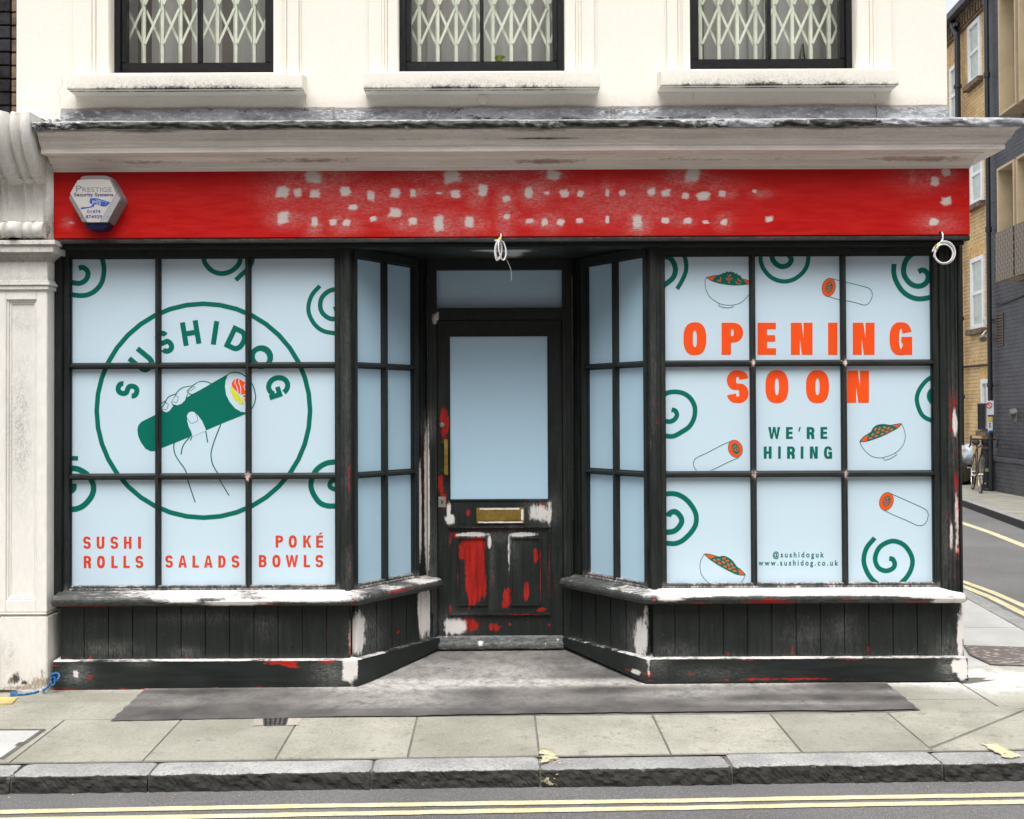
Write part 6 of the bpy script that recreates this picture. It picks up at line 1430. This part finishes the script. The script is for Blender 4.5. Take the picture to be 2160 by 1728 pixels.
obj('vent', mb, M['bronze_dark'], DB)
mb = MB().tube([side(tS(a, b, .02), .02, zS(a, b, .02)) for a, b in ((2101, 642), (2112, 642), (2130, 636), (2150, 628), (2175, 615))], .012, 6); obj('wall_cable', mb, M['rubber'], DB)
lq = WS(2142, 880, .02); lt = tS(2142, 880); T = thing('wall_lamp', 'grey wedge shaped wall light on the dark brick wall', 'wall lamp', tuple(lq)); mb = MB(); mb.xf = SXF
z0_, z1_ = zS(2142, 893, .1), zS(2142, 861, .1)
mb.add([(lt-.07, .0, z0_), (lt+.07, .0, z0_), (lt+.09, .0, z1_-.08), (lt+.05, .0, z1_), (lt-.05, .0, z1_), (lt-.09, .0, z1_-.08), (lt-.02, .05, z0_+.03), (lt+.02, .05, z0_+.03), (lt+.07, .12, z1_-.1), (lt+.04, .1, z1_-.02), (lt-.04, .1, z1_-.02), (lt-.07, .12, z1_-.1)], [(0, 1, 7, 6), (1, 2, 8, 7), (2, 3, 9, 8), (3, 4, 10, 9), (4, 5, 11, 10), (5, 0, 6, 11), (6, 7, 8, 9, 10, 11)])
obj('housing', mb, simple('grey_metal', (.16, .155, .15), .35, .4), T, bevel=.01)
# yellow brick building
YB = thing('yellow_brick_building', 'old yellow stock brick building with white sash windows beyond the dark brick one', 'building', tuple(side(tb+2, 0, 0)))
zev = zS(2030, 17)
mb = MB(); mb.xf = SXF; mb.box(tb+.004, tb+9, -6, -.03, -.2, zev); obj('wall', mb, M['brick_yellow'], YB)
mb = MB(); mb.xf = SXF; 
for i in range(60): mb.box(tb+.02+i*.15, tb+.09+i*.15, -.03, .06, zev-.42, zev-.22)
mb.box(tb+.01, tb+9, -.03, .07, zev-.22, zev-.1); mb.box(tb+.01, tb+9, -.03, .03, zev-.47, zev-.43); obj('cornice', mb, M['brick_brown'], YB)
mb = MB(); mb.xf = SXF; mb.add([(tb, .22, zev-.08), (tb+9.2, .22, zev-.08), (tb+9.2, -3, zev+2), (tb, -3, zev+2), (tb, -6, zev-.08), (tb+9.2, -6, zev-.08)], [(0, 1, 2, 3), (2, 3, 4, 5), (0, 3, 4), (1, 5, 2)]); mb.box(tb-.02, tb+9.2, .1, .24, zev-.16, zev-.03); obj('roof', mb, simple('slate', (.06, .06, .065), .5), YB)
def sash(t0, t1, z0, z1, lab=None):
    if t0 > t1: t0, t1 = t1, t0
    mb = MB(); mb.xf = SXF; f_ = .09; zm = (z0+z1)/2
    mb.box(t0, t0+f_, -.09, .012, z0, z1); mb.box(t1-f_, t1, -.09, .012, z0, z1); mb.box(t0+f_, t1-f_, -.09, .012, z1-f_, z1); mb.box(t0+f_, t1-f_, -.09, .012, z0, z0+f_); mb.box(t0+f_, t1-f_, -.08, .0, zm-.03, zm+.04)
    w_ = obj('window', mb, M['white_frame'], YB, bevel=.006, label=lab)
    for a, b in ((z0+f_, zm-.03), (zm+.04, z1-f_)): m2 = MB(); m2.xf = SXF; m2.add([(t0+f_, -.024, a), (t1-f_, -.024, a), (t1-f_, -.024, b), (t0+f_, -.024, b)], [(0, 1, 2, 3)]); obj('pane', m2, M['glass'], w_)
    m2 = MB(); m2.xf = SXF; m2.add([(t0+f_, -.0265, z0), (t1-f_, -.0265, z0), (t1-f_, -.0265, z1), (t0+f_, -.0265, z1)], [(0, 1, 2, 3)]); obj('curtain', m2, M['curtain'], w_, fixn=False)
    m2 = MB(); m2.xf = SXF; m2.box(t0-.08, t1+.08, -.03, .09, z0-.11, z0-.003); obj('sill', m2, M['brick_brown'], w_, bevel=.006)
    m2 = MB(); m2.xf = SXF; m2.box(t0-.1, t1+.1, -.03, -.02, z1+.002, z1+.24); obj('lintel', m2, simple('gauged_brick', (.6, .38, .16), .8, var=.3, scale=12), w_)
    return w_
for a, b, ya, yb_, xm in ((2041, 2068, 44, 172, 2055), (2046, 2073, 300, 430, 2060), (2046.5, 2076, 542, 694, 2061), (2069, 2086, 800, 908, 2076)): sash(tS(a, ya), tS(b, yb_), zS(xm, yb_), zS(xm, ya))
for ya, yb_ in ((185, 262), (430, 520), (682, 768)): sash(tS(2003, ya), tS(2022.5, yb_), zS(2014, yb_), zS(2014, ya)+.5)
mb = MB(); tdp = tS(2025.5, 500, .08)
mb.tube([side(tdp+.35, .1, zev-.12), side(tdp+.2, .12, zev-.25), side(tdp, .1, zev-.55), side(tdp, .1, zev-.9), side(tdp, .1, 0)], .058, 12)
for zy in (50, 182, 505, 676, 841): zq_ = zS(2025, zy, .1); mb.tube([side(tdp, .1, zq_), side(tdp, .1, zq_+.07)], .08, 12); 
obj('drainpipe', mb, M['black_pipe'], YB)
mb = MB().tube([side(t_, .0, z_) for t_, z_ in ((tb+3.5, zS(2030, 778)), (tb+1.5, zS(2050, 772)), (tb+.1, zS(2085, 770)))], .02, 6); obj('wall_cable', mb, M['rubber'], YB)
# window bars
mb = MB(); mb.xf = SXF
tw0, tw1 = tS(2070, 880), tS(2084, 880); zz0, zz1 = zS(2078, 905), zS(2078, 853)
for i in range(6): t_ = tw0+(tw1-tw0)*i/5; mb.box(t_-.01, t_+.01, .05, .07, zz0, zz1)
mb.box(min(tw0, tw1)-.02, max(tw0, tw1)+.02, .0, .07, zz0-.02, zz0); mb.box(min(tw0, tw1)-.02, max(tw0, tw1)+.02, .0, .07, zz1, zz1+.02); obj('window_bars', mb, M['black_pipe'], YB)
# camera + bracket at the corner
q = WS(2079, 675, .1); T = thing('security_camera', 'small white security camera at the corner of the dark brick wall', 'camera', tuple(q)); mb = MB(); mb.tube([q+Vector((.1, 0, 0)), q, q+Vector((-.05, -.12, -.03))], [.03, .05, .06], 10); obj('body', mb, M['white_frame'], T); obj('mount', MB().tube([q+Vector((.1, 0, .02)), q+Vector((.02, 0, .0))], .025, 8), M['steel'], T)
q = WS(2072, 708, .1); T = thing('security_light', 'small grey floodlight under the white security camera', 'floodlight', tuple(q)); mb = MB(); mb.tube([q+Vector((.08, 0, .1)), q, q+Vector((-.03, -.1, -.08))], [.02, .03, .07], 8); obj('body', mb, M['steel'], T)
# parking signs on a post by the wall
q = WS(2089, 880, .32); T = thing('sign_post', 'black post with white blue and yellow parking plates beside the dark brick wall', 'sign', (q.x, q.y, GB))
obj('post', MB().tube([(q.x, q.y, GB), (q.x, q.y, WS(2089, 838, .3).z)], .038, 10), M['black_pipe'], T)
def SG(px, py): return RP(px, py, (q.x, q.y-.045, 0), (0, 1, 0))
def plate(a, b, c, d, m_, lift=0, nm='plate'):
    p0, p1 = SG(a, c), SG(b, d); mb = MB().box(p0.x, p1.x, p0.y-.008-lift, p0.y-lift, p1.z, p0.z); return obj(nm, mb, m_, T)
pA = plate(2082.5, 2096, 845.5, 878, M['sign_white'])
plate(2082.5, 2096, 875, 878, M['sign_blue'], .009); 
m_ = MB(); cc_ = SG(2086, 855)
m_.xf = lambda p: Vector((cc_.x+p.x, cc_.y-.011-p.z, cc_.z+p.y)); m_.tube([(.05*math.cos(a), .05*math.sin(a), 0) for a in [i*math.pi/10 for i in range(20)]], .008, 5, close=True); m_.tube([(-.035, .035, 0), (.035, -.035, 0)], .006, 5); obj('symbol', m_, M['sign_red'], T, label='red no stopping ring')
plate(2083.5, 2093.5, 879, 912, M['sign_white']); plate(2083.5, 2093, 880, 888, M['sign_yellow'], .009); plate(2084.5, 2094, 908, 912, M['sign_blue'], .009)
for i, yy in enumerate((893, 896.5, 900)): plate(2085, 2090-(i % 2), yy, yy+1, M['navy_ink'], .009, 'text_line')
# far pavement --------------------------------------------------------
kA = RP(2024, 1066, (0, 0, -.112+AX*8), (0, 0, 1)); kB = RP(2160, 1117, (0, 0, -.112+AX*8), (0, 0, 1)); print('far kerb', kA, kB)
dk = (kA-kB).normalized(); f0_ = kB-dk*7; f1_ = kA+dk*30
mb = MB(); nW = 40
def FPt(s): return f0_+(f1_-f0_)*s
zf = AX*9
vs = []
for i in range(nW+1):
    q_ = FPt(i/nW); vs += [(q_.x, q_.y, zf-.2), (q_.x, q_.y, zf-.012), (q_.x+.012, q_.y, zf), (q_.x+.15, q_.y, zf)]
mb.add(vs, [(i*4+j, (i+1)*4+j, (i+1)*4+j+1, i*4+j+1) for i in range(nW) for j in range(3)])
struct('kerb', mb, M['kerb'], res=.2, wear=lambda x, y, z, no: (0*x, .5+0*x, .75*(z < zf-.008)), fixn=True)
mb = MB(); 
for i in range(nW): a, b = FPt(i/nW), FPt((i+1)/nW); mb.add([(a.x+.156, a.y, zf), (b.x+.156, b.y, zf), (30, b.y, zf), (30, a.y, zf)], [(0, 1, 2, 3)])
struct('pavement', mb, M['slab'], res=.5, wear=lambda x, y, z, no: (0*x, .3+0*x, 0*x))
# bicycle ---------------------------------------------------------------
def pix2g(px, py, z=None): z = GB if z is None else z; return RP(px, py, (0, 0, z), (0, 0, 1))
Fw = pix2g(2068, 1041); Rw = pix2g(2051.5, 1032.5); dR = (Rw-Fw); dR.z = 0; wb_ = 1.02; dR = dR.normalized(); Rw = Fw+dR*wb_
T = thing('bicycle', 'drop handlebar road bicycle seen head on, leaning by the dark brick wall', 'bicycle', (Fw.x, Fw.y, GB))
lean = Vector((.03, 0, 0)); side_v = Vector((-dR.y, dR.x, 0))
def BK(a, h, s=0): return Fw+dR*a+side_v*s+Vector((0, 0, h))+Vector((.06*h, 0, 0))
for a in (0, wb_):
    wl_ = MB(); cpts = [BK(a+.33*math.cos(t), .345+.33*math.sin(t)) for t in [2*math.pi*i/32 for i in range(32)]]; wl_.tube(cpts, .014, 8, close=True); ty = obj('wheel', wl_, M['rubber'], T, smooth=True)
    rm = MB(); rm.tube([BK(a+.31*math.cos(t), .345+.31*math.sin(t)) for t in [2*math.pi*i/32 for i in range(32)]], .008, 6, close=True)
    for i in range(14): t = 2*math.pi*i/14; rm.tube([BK(a, .345, .02*(-1)**i), BK(a+.31*math.cos(t), .345+.31*math.sin(t))], .0015, 3)
    rm.tube([BK(a, .345, -.05), BK(a, .345, .05)], .018, 8); obj('rim', rm, M['steel'], ty)
fm = MB(); hb, ht = BK(.09, .72), BK(.07, .88)
for s_ in (-1, 1): fm.tube([BK(0, .345, .05*s_), BK(.04, .60, .05*s_), BK(.085, .70, .02*s_)], .012, 6)
fm.tube([hb, ht], .02, 8); bbk = BK(.60, .29); seat = BK(.76, .86)
for a, b, r_ in ((hb, bbk, .018), (ht, BK(.72, .8), .016), (bbk, seat, .016)): fm.tube([a, b], r_, 8)
for s_ in (-1, 1): fm.tube([BK(wb_, .345, .06*s_), bbk], .009, 6); fm.tube([BK(wb_, .345, .06*s_), BK(.72, .8, .01*s_)], .008, 6)
obj('frame', fm, M['bike_frame'], T, smooth=True)
hbm = MB(); hz_ = .99; hbm.tube([ht, BK(.05, hz_), BK(-.03, hz_+.01)], .014, 8); hbm.tube([BK(-.03, hz_, -.2), BK(-.03, hz_, .2)], .013, 8)
for s_ in (-1, 1): hbm.tube(crom([BK(-.03, hz_, .2*s_), BK(-.08, hz_+.01, .215*s_), BK(-.12, hz_-.03, .22*s_), BK(-.1, hz_-.11, .225*s_), BK(-.02, hz_-.14, .225*s_)], 4), .014, 8)
obj('handlebar', hbm, simple('black_red_tape', (.04, .012, .014), .5, var=.8, scale=6), T, smooth=True)
for s_ in (-1, 1): obj('brake_lever', MB().tube([BK(-.11, hz_+.06, .22*s_), BK(-.13, hz_, .22*s_), BK(-.12, hz_-.1, .22*s_)], [.018, .014, .006], 6), M['rubber'], T)
mb = MB(); mb.tube([seat+Vector((0, 0, .04))+dR*-.12, seat+Vector((0, 0, .05)), seat+Vector((0, 0, .055))+dR*.14], [.02, .04, .075], 8); obj('saddle', mb, M['rubber'], T)
mb = MB(); mb.tube([BK(.6, .29, -.09), BK(.6, .29, .09)], .014, 6); mb.tube([BK(.6, .29, -.08), BK(.52, .15, -.09), BK(.52, .15, -.16)], .01, 6); mb.tube([BK(.6, .29, .08), BK(.68, .43, .09), BK(.68, .43, .16)], .01, 6); obj('crank', mb, M['steel'], T)
# bollard / bin post beside it
q = pix2g(2083, 1035); q.x -= .0; T = thing('bollard', 'black post with a pale green band beside the bicycle', 'bollard', (q.x, q.y, GB))
mb = MB(); mb.lathe([(.11, 0), (.11, .03), (.085, .05), (.085, .75), (.1, .77), (.1, .8), (.08, .82), (.08, .86), (.1, .9), (.1, .98), (.06, 1.02), (.01, 1.03)], (q.x, q.y, GB), 18); obj('post', mb, M['black_pipe'], T)
mb = MB(); mb.lathe([(.088, .36), (.088, .42)], (q.x, q.y, GB), 18); obj('band', mb, simple('green_band', (.2, .28, .1), .5), T)
mb = MB()
for z_ in (.22, .6): mb.tube([(q.x, q.y-.1, GB+z_), (q.x+.35, q.y-.05, GB+z_)], .016, 8)
obj('rack_bar', mb, M['steel'], T)
mb = MB().tube([(q.x+.1, q.y+.2, GB), (q.x+.1, q.y+.2, GB+.95), (q.x+.4, q.y+.2, GB+.95), (q.x+.4, q.y+.2, GB)], .02, 8); t_ = thing('cycle_rack', 'thin black hoop cycle rack against the dark brick wall', 'cycle rack', (q.x+.25, q.y+.2, GB)); obj('hoop', mb, M['black_pipe'], t_)
# rubbish bags
def bag(px, py, r, hgt, m_, lab, z0, seed, dy=0):
    q = pix2g(px, py); q.y += dy; k_ = (q.y+6)/(pix2g(px, py).y+6); q.x *= k_
    mb = MB(); nu, nv = 30, 18
    def f(u, v):
        a = 2*math.pi*u; ph = math.pi*v; rr2 = r*(math.sin(ph)**.7)*(1+.18*noise.noise(Vector((math.cos(a)*1.6, math.sin(a)*1.6, v*4+seed)))+.06*abs(noise.noise(Vector((math.cos(a)*5, math.sin(a)*5, v*9+seed)))))
        neck = .28*r if v > .97 else 0
        return (q.x+rr2*math.cos(a), q.y+rr2*math.sin(a)*.9, GB+z0+hgt*(.5-.5*math.cos(ph))+(.0 if v < .97 else .04))
    mb.grid(f, nu, nv); mb.tube([(q.x, q.y, GB+z0+hgt*.97), (q.x+.02, q.y, GB+z0+hgt*1.06), (q.x+.06, q.y-.02, GB+z0+hgt*1.12)], [.03, .025, .06], 8)
    o = obj('rubbish_bag', mb, m_, smooth=True, fixn=False); tag(o, lab, 'rubbish bag', 'rubbish bags piled on the far pavement')
bag(2036, 1020, .34, .5, M['bag_black'], 'black rubbish bag at the bottom of the pile behind the bicycle', 0, 1)
bag(2016, 1022, .3, .45, M['bag_black'], 'black rubbish bag mostly hidden by the shopfront corner post', 0, 5)
bag(2044, 1020, .28, .42, M['bag_pale'], 'pale blue rubbish bag resting on top of the black one', .38, 2, -.1)
bag(2022, 1021, .2, .3, simple('white_bag', (.6, .62, .66), .4, var=.3), 'small white rubbish bag on the pile at the corner post', .5, 7)
# unseen terrace added behind the camera: blocks low sky light, shows in the glass
OT = thing('added_terrace', 'unseen brick terrace added behind the camera to block low sky light', 'building', (0, -14, 0))
mb = MB().box(-40, 40, -24, -14, -.2, 12.0); obj('wall', mb, brickmat('red_brown_brick', ((.26, .12, .07), (.2, .09, .05), (.3, .16, .1)), (.2, .17, .14)), OT)
for i in range(-9, 10):
    for z_ in (1.0, 4.4, 7.8): mb = MB().box(i*2.6-.55, i*2.6+.55, -14.02, -13.92, z_, z_+2.0); obj('window', mb, M['white_frame'], OT)
# hairline cracks and a run of dirt in the render of the upper wall
cm = simple('crack', (.36, .31, .24), .9)
for pts in ([(128, 160), (132, 178), (122, 192), (128, 206), (124, 222)], [(641, 178), (646, 196), (644, 212), (648, 224)], [(1082, 182), (1090, 192), (1094, 208)], [(1454, 184), (1462, 196), (1464, 212)], [(1840, 180), (1836, 190), (1846, 200), (1844, 214)]):
    cp_ = crom([W(a, b, WY-.0006) for a, b in pts], 6); cp_ = [q_+Vector((noise.noise(q_*60)*.004, 0, noise.noise(q_*70)*.004)) for q_ in cp_]; mb = MB()
    L_ = len(cp_); vs = []
    for i, q_ in enumerate(cp_):
        t_ = (cp_[min(i+1, L_-1)]-cp_[max(i-1, 0)]).normalized(); nn_ = Vector((-t_.z, 0, t_.x)); w_ = .0008*(1-abs(2*i/(L_-1)-1)**3)+.0003; vs += [tuple(q_+nn_*w_), tuple(q_-nn_*w_)]
    mb.add(vs, [(2*i, 2*i+1, 2*i+3, 2*i+2) for i in range(L_-1)]); obj('crack', mb, cm, B, fixn=False)
# ------------------------------------------------------------------ final check
for o in list(bpy.data.objects):
    if o.type == 'MESH' and o.parent is None and 'kind' not in o and 'label' not in o: print('UNTAGGED', o.name)
